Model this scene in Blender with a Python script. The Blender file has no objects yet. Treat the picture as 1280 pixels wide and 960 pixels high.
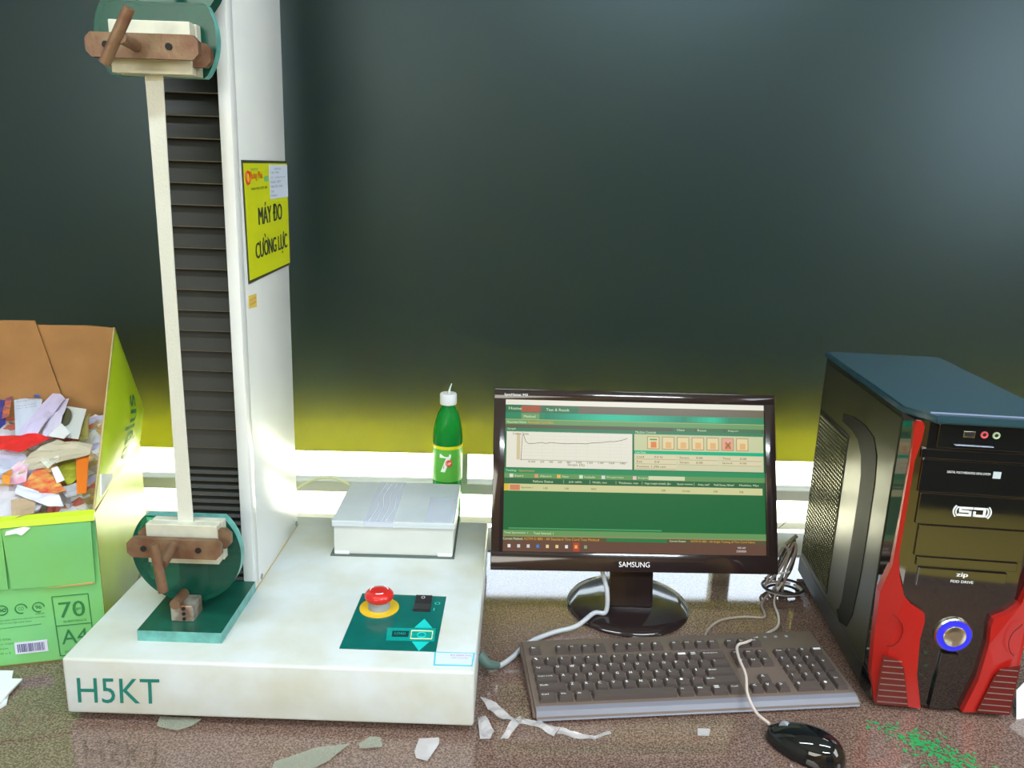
import bpy, bmesh, math, random
from mathutils import Vector, Matrix, noise
random.seed(7)
S = bpy.context.scene
COL = S.collection
# ------------------------------------------------------------------ camera
PITCH, ROLL = 0.2469, 0.0347
cd = bpy.data.cameras.new('camera'); cam = bpy.data.objects.new('camera', cd); COL.objects.link(cam)
cd.sensor_width = 36.0; cd.lens = 999.0 / 1280.0 * 36.0; cd.clip_start = 0.02
F_ = Vector((0, math.cos(PITCH), -math.sin(PITCH))); U_ = Vector((0, math.sin(PITCH), math.cos(PITCH))); R_ = Vector((1, 0, 0))
Rr = R_ * math.cos(ROLL) + U_ * math.sin(ROLL); Ur = -R_ * math.sin(ROLL) + U_ * math.cos(ROLL)
mm = Matrix((Rr, Ur, -F_)).transposed().to_4x4(); mm.translation = Vector((0, 0, 0.65))
cam.matrix_world = mm
S.camera = cam
# ------------------------------------------------------------------ exposure, sky, sun
S.view_settings.view_transform = 'Standard'; S.view_settings.look = 'None'
S.view_settings.exposure = 0.0; S.view_settings.gamma = 1.0; S.view_settings.use_curve_mapping = False
W = bpy.data.worlds.new('sky'); S.world = W; W.use_nodes = True
W.node_tree.nodes['Background'].inputs[0].default_value = (0.75, 0.88, 1.0, 1)
W.node_tree.nodes['Background'].inputs[1].default_value = 7.0
sd = bpy.data.lights.new('sun', 'SUN'); sd.energy = 75.0; sd.angle = 0.01; sd.color = (1, .97, .82)
sun = bpy.data.objects.new('sun', sd); COL.objects.link(sun)
sun.rotation_euler = Vector((0.05, 0.745, 0.667)).to_track_quat('Z', 'Y').to_euler()
def area(name, loc, target, sx, sy, power, col):
    l = bpy.data.lights.new(name, 'AREA'); l.shape = 'RECTANGLE'; l.size = sx; l.size_y = sy; l.energy = power; l.color = col
    o = bpy.data.objects.new(name, l); COL.objects.link(o); o.location = loc
    o.rotation_euler = (Vector(loc) - Vector(target)).to_track_quat('Z', 'Y').to_euler(); return o
area('rear_fill_light', (-0.9, -2.1, 1.15), (-0.1, 1.2, 0.2), 1.9, 0.9, 43, (1.0, 0.97, 0.86))  # added fill from behind the camera; the rear wall has no window
area('side_fill_light', (2.15, 0.1, 1.0), (-0.4, 1.1, 0.2), 1.3, 0.9, 32, (0.80, 0.90, 1.0))  # added fill from the right to brighten the column side, no window there

# measured outlines and paths, metres
D = {'bundle': [[0.4928, 1.2527, 0.0], [0.4852, 1.2407, 0.03], [0.4915, 1.2668, 0.05]],
 'cord2': [[0.2983, 1.0621, 0.004], [0.3112, 1.0871, 0.004], [0.3372, 1.114, 0.004], [0.3752, 1.1259, 0.004], [0.4051, 1.1255, 0.004], [0.4115, 1.1427, 0.004], [0.4143, 1.1652, 0.004],
           [0.4295, 1.1909, 0.006], [0.4567, 1.2203, 0.01]],
 'film1': [[-0.0272, 0.8997, 0.004], [-0.0062, 0.8862, 0.004], [0.0104, 0.8697, 0.004], [0.0264, 0.8568, 0.004], [0.0224, 0.8461, 0.004], [0.0026, 0.8586, 0.004], [-0.016, 0.8761, 0.004]],
 'film2': [[-0.0283, 0.86, 0.004], [-0.0183, 0.859, 0.004], [-0.0067, 0.8358, 0.004], [-0.0119, 0.8198, 0.004], [-0.0234, 0.8192, 0.004]],
 'film3': [[0.0006, 0.816, 0.003], [0.0145, 0.853, 0.003], [0.0264, 0.8581, 0.003], [0.0224, 0.843, 0.003], [0.0091, 0.8221, 0.003]],
 'film4': [[0.0224, 0.8609, 0.003], [0.0501, 0.8533, 0.003], [0.0732, 0.8427, 0.003], [0.0648, 0.8278, 0.003], [0.042, 0.844, 0.003], [0.0224, 0.8489, 0.003]],
 'film4b': [[0.0732, 0.8427, 0.003], [0.1019, 0.834, 0.003], [0.134, 0.8444, 0.003], [0.1353, 0.8386, 0.003], [0.1013, 0.8268, 0.003], [0.0687, 0.8294, 0.003]],
 'graycable': [[-0.0232, 0.949, 0.012], [-0.0063, 0.9682, 0.006], [0.0133, 0.9919, 0.005], [0.0361, 1.0294, 0.005], [0.0721, 1.0592, 0.005], [0.1087, 1.0747, 0.005], [0.1376, 1.1016, 0.005],
               [0.1572, 1.1383, 0.008], [0.1607, 1.1547, 0.02], [0.1495, 1.1311, 0.06]],
 'h5': [[-0.5087, 0.8354, 0.0254], [-0.4083, 0.8354, 0.0272], [-0.5052, 0.8354, 0.0606]],
 'heapN': [0.0534, -0.1918, 0.98],
 'monO': [0.1959, 1.1085, 0.083],
 'monX': [0.9993, 0.0386, 0.0],
 'monY': [-0.014, 0.3629, 0.9317],
 'mousecord': [[0.3297, 0.8498, 0.018], [0.3184, 0.8694, 0.02], [0.3142, 0.8961, 0.026], [0.3205, 0.9284, 0.031], [0.3217, 0.9689, 0.032], [0.329, 0.9997, 0.03], [0.3478, 1.0141, 0.028],
               [0.3944, 1.0682, 0.012], [0.4199, 1.1009, 0.004], [0.4309, 1.1319, 0.004], [0.4361, 1.1692, 0.004], [0.4482, 1.2001, 0.006], [0.4612, 1.213, 0.02]],
 'sheetA': [[-0.694, 0.9246, 0.002], [-0.645, 0.9257, 0.002], [-0.6129, 0.8589, 0.002], [-0.6388, 0.7984, 0.002]],
 'sheetB': [[-0.6796, 0.9032, 0.004], [-0.6206, 0.9049, 0.004], [-0.6187, 0.8496, 0.004], [-0.6443, 0.8068, 0.004]],
 'tape1': [[-0.255, 0.7736, 0.002], [-0.2141, 0.7995, 0.002], [-0.1757, 0.8083, 0.002], [-0.195, 0.7778, 0.002], [-0.2321, 0.7471, 0.002], [-0.2539, 0.746, 0.002]],
 'tape2': [[-0.1658, 0.8061, 0.002], [-0.1555, 0.822, 0.002], [-0.142, 0.8213, 0.002], [-0.1373, 0.8048, 0.002], [-0.1626, 0.7994, 0.002]],
 'tape3': [[-0.096, 0.8208, 0.002], [-0.0724, 0.8234, 0.002], [-0.0714, 0.8136, 0.002], [-0.0853, 0.8102, 0.002], [-0.0823, 0.7834, 0.002], [-0.0958, 0.788, 0.002], [-0.0989, 0.7985, 0.002]],
 'tape4': [[0.2445, 0.8574, 0.002], [0.2602, 0.8567, 0.002], [0.2551, 0.8432, 0.002], [0.2416, 0.8439, 0.002]],
 'tape5': [[-0.4156, 0.8436, 0.003], [-0.3635, 0.8404, 0.003], [-0.3704, 0.8282, 0.003], [-0.3838, 0.8189, 0.003], [-0.4118, 0.8261, 0.003]],
 'trash': {'bag': [[-0.6899, 1.0093, 0.229], [-0.6593, 1.0161, 0.2286], [-0.6156, 0.9956, 0.2223], [-0.6103, 0.9632, 0.2156], [-0.648, 0.94, 0.2131]],
           'beigefilm': [[-0.6504, 0.9724, 0.2237], [-0.6245, 0.9856, 0.2249], [-0.6094, 0.9514, 0.2174], [-0.631, 0.9395, 0.2162]],
           'bluefilm': [[-0.7341, 1.0838, 0.2521], [-0.7073, 1.0928, 0.2524], [-0.6861, 1.0718, 0.2471], [-0.6855, 1.0398, 0.2409], [-0.6999, 1.0272, 0.2392]],
           'creamband': [[-0.6824, 1.0744, 0.2536], [-0.6662, 1.1162, 0.2609], [-0.6112, 1.1093, 0.2565], [-0.6039, 1.0854, 0.2514], [-0.6516, 1.0932, 0.2556], [-0.6696, 1.0213, 0.2425]],
           'greyfilm': [[-0.6066, 1.0075, 0.2282], [-0.5902, 1.0279, 0.2313], [-0.5792, 1.0001, 0.2252], [-0.5864, 0.9895, 0.2236]],
           'holecard': [[-0.7231, 1.239, 0.2757], [-0.685, 1.235, 0.2729], [-0.6504, 1.1424, 0.2529], [-0.6881, 1.1456, 0.2556]],
           'leaflet': [[-0.8193, 1.2652, 0.2882], [-0.7935, 1.2823, 0.2901], [-0.7621, 1.2471, 0.2815], [-0.696, 1.1047, 0.25], [-0.7218, 1.1049, 0.2515]],
           'longstrip': [[-0.659, 1.0022, 0.2341], [-0.5943, 0.9853, 0.2272], [-0.5767, 0.964, 0.2221], [-0.5996, 0.9642, 0.2234], [-0.6515, 0.9822, 0.2298]],
           'navypack': [[-0.8325, 1.2464, 0.2872], [-0.8179, 1.2435, 0.2859], [-0.7697, 1.1604, 0.267], [-0.7713, 1.145, 0.2641]],
           'olivefilm': [[-0.7055, 1.219, 0.2647], [-0.6803, 1.2346, 0.2664], [-0.6431, 1.1554, 0.2489], [-0.6631, 1.1519, 0.2493]],
           'orangepack': [[-0.8124, 1.2329, 0.2876], [-0.8078, 1.2424, 0.2892], [-0.7715, 1.1724, 0.2735], [-0.78, 1.1683, 0.2732]],
           'orangestrip': [[-0.6299, 1.0969, 0.249], [-0.6128, 1.102, 0.2491], [-0.5655, 0.9988, 0.2263], [-0.5773, 0.997, 0.2266]],
           'orangewrap': [[-0.6875, 1.0189, 0.245], [-0.6789, 1.0265, 0.246], [-0.6635, 0.993, 0.2386], [-0.6732, 0.9934, 0.2393]],
           'pinkwrap': [[-0.6863, 1.0346, 0.2439], [-0.6779, 1.0701, 0.2504], [-0.6533, 1.0114, 0.2376], [-0.6707, 1.0008, 0.2365]],
           'redband': [[-0.7475, 1.1076, 0.2656], [-0.7143, 1.0946, 0.2613], [-0.7002, 1.1206, 0.2656], [-0.6762, 1.1177, 0.2637], [-0.6805, 1.0958, 0.2597], [-0.6948, 1.0708, 0.2556],
                       [-0.7273, 1.0742, 0.258]],
           'redwrap': [[-0.658, 1.038, 0.239], [-0.645, 1.0464, 0.2399], [-0.5911, 0.9987, 0.2277], [-0.607, 0.9849, 0.2258], [-0.6541, 1.0045, 0.2322]],
           'shard': [[-0.6587, 1.0544, 0.2484], [-0.6536, 1.0883, 0.2547], [-0.6353, 1.0647, 0.2491], [-0.6379, 1.0388, 0.2442]],
           'smallcard': [[-0.6891, 1.1694, 0.2684], [-0.6624, 1.1441, 0.262], [-0.663, 1.127, 0.2587], [-0.6882, 1.1298, 0.2606]],
           'stripA': [[-0.7514, 1.2697, 0.2935], [-0.7243, 1.2456, 0.2873], [-0.702, 1.121, 0.2617], [-0.7159, 1.1044, 0.2592], [-0.734, 1.1397, 0.2671]],
           'stripB': [[-0.7324, 1.2528, 0.2851], [-0.7229, 1.2547, 0.2849], [-0.6822, 1.147, 0.2616], [-0.6978, 1.1296, 0.2591], [-0.7137, 1.1716, 0.2682]],
           'tanwrap': [[-0.6748, 1.0969, 0.2535], [-0.6539, 1.0713, 0.2473], [-0.6276, 1.0393, 0.2396], [-0.6337, 1.0342, 0.239], [-0.6649, 1.0586, 0.2454]],
           'whitecard': [[-0.6359, 1.0427, 0.2428], [-0.6309, 1.0498, 0.2439], [-0.6046, 1.0191, 0.2365], [-0.6107, 1.0102, 0.235]],
           'yellowwrap': [[-0.6557, 1.0895, 0.2408], [-0.6378, 1.1083, 0.2435], [-0.5997, 1.041, 0.2282], [-0.6061, 1.0278, 0.226], [-0.6334, 1.0522, 0.2323]]}}
# ------------------------------------------------------------------ materials
MATS = {}
def mat(name, col, rough=0.5, metal=0.0, bump=0.0, bscale=200.0, var=0.0, vscale=8.0, coat=0.0, emit=None, es=1.0, var_col=None, alpha=None, trans=0.0, ior=1.45, spec=0.5):
    if name in MATS: return MATS[name]
    m = bpy.data.materials.new(name); m.use_nodes = True; nt = m.node_tree; b = nt.nodes['Principled BSDF']
    b.inputs['Base Color'].default_value = (*col, 1); b.inputs['Roughness'].default_value = rough; b.inputs['Metallic'].default_value = metal
    b.inputs['Coat Weight'].default_value = coat; b.inputs['Coat Roughness'].default_value = 0.03; b.inputs['IOR'].default_value = ior
    b.inputs['Specular IOR Level'].default_value = spec
    b.inputs['Transmission Weight'].default_value = trans
    if emit: b.inputs['Emission Color'].default_value = (*emit, 1); b.inputs['Emission Strength'].default_value = es
    if var > 0 or bump > 0:
        tc = nt.nodes.new('ShaderNodeTexCoord')
    if var > 0:
        n = nt.nodes.new('ShaderNodeTexNoise'); n.inputs['Scale'].default_value = vscale; n.inputs['Detail'].default_value = 6
        nt.links.new(tc.outputs['Object'], n.inputs['Vector'])
        r = nt.nodes.new('ShaderNodeValToRGB'); r.color_ramp.elements[0].position = 0.35; r.color_ramp.elements[1].position = 0.68
        c2 = var_col if var_col else tuple(c * (1 - var) for c in col)
        r.color_ramp.elements[0].color = (*col, 1); r.color_ramp.elements[1].color = (*c2, 1)
        nt.links.new(n.outputs['Fac'], r.inputs['Fac']); nt.links.new(r.outputs['Color'], b.inputs['Base Color'])
    if bump > 0:
        n2 = nt.nodes.new('ShaderNodeTexNoise'); n2.inputs['Scale'].default_value = bscale; n2.inputs['Detail'].default_value = 3
        nt.links.new(tc.outputs['Object'], n2.inputs['Vector'])
        bp = nt.nodes.new('ShaderNodeBump'); bp.inputs['Strength'].default_value = bump; bp.inputs['Distance'].default_value = 0.002
        nt.links.new(n2.outputs['Fac'], bp.inputs['Height']); nt.links.new(bp.outputs['Normal'], b.inputs['Normal'])
    MATS[name] = m; return m
def film_mat(name, col, opac, rough=0.15):
    m = bpy.data.materials.new(name); m.use_nodes = True; nt = m.node_tree
    b = nt.nodes['Principled BSDF']; b.inputs['Base Color'].default_value = (*col, 1); b.inputs['Roughness'].default_value = rough
    t = nt.nodes.new('ShaderNodeBsdfTransparent'); x = nt.nodes.new('ShaderNodeMixShader'); x.inputs[0].default_value = opac
    nt.links.new(t.outputs[0], x.inputs[1]); nt.links.new(b.outputs[0], x.inputs[2]); nt.links.new(x.outputs[0], nt.nodes['Material Output'].inputs[0])
    MATS[name] = m; return m
def emis(name, col, s=1.0):
    if name in MATS: return MATS[name]
    m = bpy.data.materials.new(name); m.use_nodes = True; nt = m.node_tree; b = nt.nodes['Principled BSDF']
    b.inputs['Base Color'].default_value = (0, 0, 0, 1); b.inputs['Roughness'].default_value = 0.25; b.inputs['Specular IOR Level'].default_value = 0.25
    b.inputs['Emission Color'].default_value = (*col, 1); b.inputs['Emission Strength'].default_value = s
    MATS[name] = m; return m

M_white = mat('painted_steel_white', (0.64, 0.69, 0.70), 0.34, var=0.10, vscale=14, bump=0.05, bscale=60, var_col=(0.56, 0.57, 0.49))
M_column = mat('column_white_paint', (0.80, 0.83, 0.83), 0.3, var=0.05, vscale=9, bump=0.03, bscale=60)
M_greenpaint = mat('dark_green_paint', (0.006, 0.100, 0.066), 0.45, var=0.35, vscale=40, coat=0.3)
M_greenedge = mat('pale_green_edge', (0.16, 0.48, 0.44), 0.3, var=0.4, vscale=60)  # paler teal for the edge faces
M_rust = mat('rusty_steel', (0.155, 0.070, 0.042), 0.45, 0.2, var=0.5, vscale=45, bump=0.25, bscale=300, var_col=(0.23, 0.15, 0.085))
M_jaw = mat('cream_jaw', (0.62, 0.62, 0.50), 0.4, var=0.15, vscale=50)
M_bellows = mat('black_bellows', (0.014, 0.015, 0.011), 0.5, bump=0.1, bscale=150)
M_bellowsedge = mat('bellows_edge', (0.11, 0.095, 0.065), 0.5)
M_hole = mat('black_hole', (0.01, 0.01, 0.01), 0.8)
M_tape = mat('sample_webbing', (0.66, 0.67, 0.60), 0.6, bump=0.2, bscale=400)
M_teal = mat('panel_teal', (0.002, 0.145, 0.125), 0.22, var=0.15, vscale=30, coat=0.2)
M_tealtext = mat('teal_print', (0.01, 0.19, 0.15), 0.4)
M_cyan = mat('panel_cyan', (0.01, 0.60, 0.58), 0.3)
M_yellowdisc = mat('yellow_disc', (0.80, 0.52, 0.02), 0.35)
M_red = mat('red_plastic', (0.62, 0.022, 0.018), 0.22, coat=0.3)
M_tred = mat('tower_red', (0.40, 0.012, 0.008), 0.28)
M_cream = mat('cream_print', (0.85, 0.80, 0.45), 0.4)
M_blackp = mat('black_plastic', (0.022, 0.022, 0.024), 0.35)
M_blackgloss = mat('gloss_black', (0.006, 0.007, 0.008), 0.06, coat=0.5)
M_tgloss = mat('tower_gloss', (0.006, 0.007, 0.008), 0.05, ior=2.3)
M_bezel = mat('monitor_gloss', (0.022, 0.014, 0.014), 0.12, coat=0.4)
M_rubber = mat('rubber', (0.02, 0.02, 0.02), 0.8)
M_white_p = mat('white_print', (0.85, 0.87, 0.88), 0.4)
M_grayp = mat('gray_print', (0.3, 0.33, 0.36), 0.5)
M_darkp = mat('dark_print', (0.03, 0.045, 0.03), 0.5)
M_signyellow = mat('sign_yellow', (0.66, 0.72, 0.01), 0.3)
M_paper = mat('paper', (0.82, 0.84, 0.86), 0.6)
M_paperblue = mat('paper_pale_blue', (0.66, 0.74, 0.90), 0.5)
M_kraft = mat('kraft_board', (0.43, 0.215, 0.075), 0.75, var=0.18, vscale=18, bump=0.08, bscale=80)
M_kraftedge = mat('kraft_edge', (0.55, 0.44, 0.2), 0.8)
M_lime = mat('lime_board', (0.50, 0.66, 0.02), 0.4, var=0.08, vscale=12)
M_mint = mat('mint_board', (0.19, 0.56, 0.22), 0.45, var=0.15, vscale=7, var_col=(0.21, 0.54, 0.13))
M_boxprint = mat('green_print', (0.03, 0.20, 0.06), 0.5)
M_orange = mat('torn_edge_orange', (0.62, 0.33, 0.12), 0.7)
M_key = mat('key_plastic', (0.085, 0.066, 0.060), 0.38)
M_kbody = mat('keyboard_body', (0.15, 0.110, 0.090), 0.36)
M_klip = mat('keyboard_lip', (0.20, 0.20, 0.24), 0.22)
M_cable = mat('grey_cable', (0.48, 0.50, 0.54), 0.4)
M_cable2 = mat('taupe_cable', (0.34, 0.27, 0.24), 0.4)
M_cordw = mat('pale_cord', (0.60, 0.52, 0.48), 0.4)
M_cordk = mat('black_cord', (0.03, 0.03, 0.03), 0.4)
M_tside = mat('tower_side', (0.034, 0.033, 0.018), 0.34, metal=0.1)
M_ttop = mat('tower_lid', (0.022, 0.060, 0.078), 0.25, coat=0.3)
M_chrome = mat('brushed_metal', (0.75, 0.72, 0.58), 0.25, metal=1.0)
M_bluering = mat('blue_ring', (0.02, 0.02, 0.55), 0.3, emit=(0.03, 0.03, 0.75), es=0.6)
M_capwhite = mat('cap_white', (0.75, 0.78, 0.80), 0.4)
M_straw = mat('straw', (0.75, 0.80, 0.70), 0.4)
M_bottle = mat('green_pet', (0.02, 0.42, 0.07), 0.06, trans=0.55, ior=1.2)
M_liquid = mat('green_drink', (0.01, 0.50, 0.12), 0.1, trans=0.3, ior=1.2)
M_label = mat('bottle_label', (0.10, 0.45, 0.06), 0.35)
M_labely = mat('label_yellow', (0.75, 0.72, 0.02), 0.4)
M_ochre = mat('wall_ochre', (0.42, 0.25, 0.07), 0.7)
M_wallw = mat('wall_paint', (0.36, 0.38, 0.36), 0.7)
M_ceil = mat('ceiling_paint', (0.55, 0.60, 0.62), 0.8)
M_floor = mat('floor_tile', (0.50, 0.38, 0.08), 0.5)
M_frame = mat('window_frame', (0.47, 0.48, 0.40), 0.4)
M_sill = mat('sill_stone', (0.26, 0.27, 0.26), 0.45)
M_concrete = mat('sunlit_ledge', (0.80, 0.80, 0.62), 0.8)
M_lamp = emis('lamp_tube', (1, 1, 1), 5.0)
M_film = film_mat('clear_film', (0.80, 0.78, 0.80), 0.36, 0.06)
M_filmd = film_mat('dull_tape', (0.42, 0.45, 0.36), 0.40, 0.25)
M_disc = film_mat('green_acrylic', (0.005, 0.11, 0.075), 0.50, 0.22); M_disc.node_tree.nodes['Transparent BSDF'].inputs[0].default_value = (0.25, 0.60, 0.45, 1)
M_glass = film_mat('window_glass', (0.9, 0.95, 0.95), 0.06, 0.02)

# desk: dark speckled granite with green scuffs
m = bpy.data.materials.new('granite'); m.use_nodes = True; nt = m.node_tree; b = nt.nodes['Principled BSDF']; MATS['granite'] = m
tc = nt.nodes.new('ShaderNodeTexCoord')
n1 = nt.nodes.new('ShaderNodeTexNoise'); n1.inputs['Scale'].default_value = 420; n1.inputs['Detail'].default_value = 2
n2 = nt.nodes.new('ShaderNodeTexNoise'); n2.inputs['Scale'].default_value = 5
n3 = nt.nodes.new('ShaderNodeTexVoronoi'); n3.inputs['Scale'].default_value = 95
for n in (n1, n2, n3): nt.links.new(tc.outputs['Object'], n.inputs['Vector'])
r1 = nt.nodes.new('ShaderNodeValToRGB'); r1.color_ramp.elements[0].position = .38; r1.color_ramp.elements[1].position = .68
r1.color_ramp.elements[0].color = (0.095, 0.052, 0.040, 1); r1.color_ramp.elements[1].color = (0.30, 0.20, 0.16, 1)
nt.links.new(n1.outputs['Fac'], r1.inputs['Fac'])
r2 = nt.nodes.new('ShaderNodeValToRGB'); r2.color_ramp.elements[0].position = .04; r2.color_ramp.elements[1].position = .075
r2.color_ramp.elements[0].color = (1, 1, 1, 1); r2.color_ramp.elements[1].color = (0, 0, 0, 1)
nt.links.new(n3.outputs['Distance'], r2.inputs['Fac'])
mx = nt.nodes.new('ShaderNodeMixRGB'); mx.inputs[2].default_value = (0.42, 0.38, 0.28, 1)
nt.links.new(r1.outputs[0], mx.inputs[1]); 
mu = nt.nodes.new('ShaderNodeMath'); mu.operation = 'MULTIPLY'; nt.links.new(r2.outputs[0], mu.inputs[0]); nt.links.new(n2.outputs['Fac'], mu.inputs[1])
nt.links.new(mu.outputs[0], mx.inputs[0]); nt.links.new(mx.outputs[0], b.inputs['Base Color'])
b.inputs['Roughness'].default_value = 0.13
rr = nt.nodes.new('ShaderNodeMapRange'); rr.inputs['To Min'].default_value = 0.02; rr.inputs['To Max'].default_value = 0.10; b.inputs['IOR'].default_value = 1.9
nt.links.new(n1.outputs['Fac'], rr.inputs['Value']); nt.links.new(rr.outputs[0], b.inputs['Roughness'])
M_granite = m

# roller blind: dark cloth; yellow translucency stands in for glare above the gap
m = bpy.data.materials.new('blind_cloth'); m.use_nodes = True; nt = m.node_tree; b = nt.nodes['Principled BSDF']; MATS['blind'] = m
b.inputs['Base Color'].default_value = (0.003, 0.017, 0.034, 1); b.inputs['Roughness'].default_value = 0.34; b.inputs['Specular Tint'].default_value = (0.66, 0.88, 1.0, 1); b.inputs['IOR'].default_value = 1.65; b.inputs['Specular IOR Level'].default_value = 0.5
tr = nt.nodes.new('ShaderNodeBsdfTranslucent'); tr.inputs[0].default_value = (0.95, 0.95, 0.16, 1)
x = nt.nodes.new('ShaderNodeMixShader'); x.inputs[0].default_value = 0.36
nt.links.new(b.outputs[0], x.inputs[1]); nt.links.new(tr.outputs[0], x.inputs[2]); nt.links.new(x.outputs[0], nt.nodes['Material Output'].inputs[0])
M_blind = m

# ------------------------------------------------------------------ helpers
def thing(name, label, cat, loc=(0, 0, 0), rotz=0.0, group=None):
    o = bpy.data.objects.new(name, None); COL.objects.link(o); o.location = loc; o.rotation_euler = (0, 0, rotz)
    o.empty_display_size = 0.02
    o['label'] = label; o['category'] = cat
    if group: o['group'] = group
    o['_m'] = 1
    return o
def tag(o, label, cat, group=None, kind=None):
    o['label'] = label; o['category'] = cat
    if group: o['group'] = group
    if kind: o['kind'] = kind
    return o
def inv_of(parent):
    p = parent
    while p.parent: p = p.parent
    return (Matrix.Translation(p.location) @ Matrix.Rotation(p.rotation_euler[2], 4, 'Z')).inverted()
def link(name, bm, mats, parent=None, world=False, smooth=False, label=None):
    me = bpy.data.meshes.new(name)
    if world and parent is not None: bmesh.ops.transform(bm, matrix=inv_of(parent), verts=bm.verts)
    bmesh.ops.recalc_face_normals(bm, faces=bm.faces); bm.normal_update()
    if smooth:
        for f in bm.faces: f.smooth = True
        for e in bm.edges:
            if len(e.link_faces) == 2 and e.calc_face_angle(0) > 0.7: e.smooth = False
    bm.to_mesh(me); bm.free()
    if not isinstance(mats, (list, tuple)): mats = [mats]
    for mt in mats: me.materials.append(mt)
    o = bpy.data.objects.new(name, me); COL.objects.link(o)
    if parent is not None: o.parent = parent
    if label: o['label'] = label
    return o
def root(o, world_loc):
    """give a top-level mesh an origin at its own base"""
    v = Vector(world_loc); o.data.transform(Matrix.Translation(-v)); o.location = v; return o
def bx(bm, x0, x1, y0, y1, z0, z1, bev=0.0, seg=2, mi=0, M=None):
    vs = [bm.verts.new((x, y, z)) for x in (x0, x1) for y in (y0, y1) for z in (z0, z1)]
    fs = [bm.faces.new([vs[i] for i in q]) for q in ((0, 1, 3, 2), (4, 6, 7, 5), (0, 4, 5, 1), (2, 3, 7, 6), (0, 2, 6, 4), (1, 5, 7, 3))]
    for f in fs: f.material_index = mi
    if bev > 0:
        es = list({e for f in fs for e in f.edges})
        rr_ = bmesh.ops.bevel(bm, geom=es, offset=bev, segments=seg, affect='EDGES', profile=0.5)
        vs = list({v for f in rr_['faces'] for v in f.verts} | {v for v in vs if v.is_valid})
        for f in rr_['faces']: f.material_index = mi
    if M is not None: bmesh.ops.transform(bm, matrix=M, verts=[v for v in vs if v.is_valid])
    return bm
def box(x0, x1, y0, y1, z0, z1, bev=0.0, seg=2, M=None): return bx(bmesh.new(), x0, x1, y0, y1, z0, z1, bev, seg, 0, M)
def prism(bm, pts, d, mi=0):
    """pts: list of 3D points of a planar polygon, extruded by vector d"""
    d = Vector(d); a = [bm.verts.new(p) for p in pts]; c = [bm.verts.new(Vector(p) + d) for p in pts]; n = len(pts)
    fs = [bm.faces.new(a[::-1]), bm.faces.new(c)]
    for i in range(n): fs.append(bm.faces.new((a[i], a[(i + 1) % n], c[(i + 1) % n], c[i])))
    for f in fs: f.material_index = mi
    bmesh.ops.recalc_face_normals(bm, faces=fs); bm.normal_update()
    return bm
def cyl(bm, c, axis, r, h, n=24, mi=0, r2=None):
    axis = Vector(axis).normalized(); q = axis.to_track_quat('Z', 'Y').to_matrix().to_4x4(); q.translation = Vector(c) + axis * h / 2
    res = bmesh.ops.create_cone(bm, cap_ends=True, segments=n, radius1=r, radius2=r if r2 is None else r2, depth=h, matrix=q)
    for f in {f for v in res['verts'] for f in v.link_faces}: f.material_index = mi
    return bm
def lathe(bm, c, prof, n=32, mi=0, M=None):
    rings = []
    for r, z in prof:
        rings.append([bm.verts.new((c[0] + r * math.cos(2 * math.pi * i / n), c[1] + r * math.sin(2 * math.pi * i / n), c[2] + z)) for i in range(n)])
    allv = [v for r in rings for v in r]
    for a, b_ in zip(rings, rings[1:]):
        for i in range(n): bm.faces.new((a[i], a[(i + 1) % n], b_[(i + 1) % n], b_[i])).material_index = mi
    bm.faces.new(rings[0][::-1]).material_index = mi; bm.faces.new(rings[-1]).material_index = mi
    if M is not None: bmesh.ops.transform(bm, matrix=M, verts=allv)
    return bm
def catmull(P, k=6):
    P = [Vector(p) for p in P]; Q = [P[0] * 2 - P[1]] + P + [P[-1] * 2 - P[-2]]; out = []
    for i in range(1, len(Q) - 2):
        for j in range(k):
            t = j / k; a, b_, c, d = Q[i - 1], Q[i], Q[i + 1], Q[i + 2]
            out.append(0.5 * ((2 * b_) + (-a + c) * t + (2 * a - 5 * b_ + 4 * c - d) * t * t + (-a + 3 * b_ - 3 * c + d) * t ** 3))
    out.append(P[-1]); return out
def tube(bm, pts, r, n=8, k=6, mi=0, r2=None):
    P = catmull(pts, k) if k > 1 else [Vector(p) for p in pts]; rings = []; prev = None
    for i, p in enumerate(P):
        t = (P[min(i + 1, len(P) - 1)] - P[max(i - 1, 0)]).normalized()
        u = t.orthogonal().normalized() if prev is None else (prev - t * prev.dot(t)).normalized()
        prev = u; w = t.cross(u); rad = r if r2 is None else r + (r2 - r) * i / (len(P) - 1)
        rings.append([bm.verts.new(p + (u * math.cos(2 * math.pi * j / n) + w * math.sin(2 * math.pi * j / n)) * rad) for j in range(n)])
    for a, b_ in zip(rings, rings[1:]):
        for j in range(n): bm.faces.new((a[j], a[(j + 1) % n], b_[(j + 1) % n], b_[j])).material_index = mi
    bm.faces.new(rings[0][::-1]).material_index = mi; bm.faces.new(rings[-1]).material_index = mi
    return bm
_tc = {}
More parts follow.
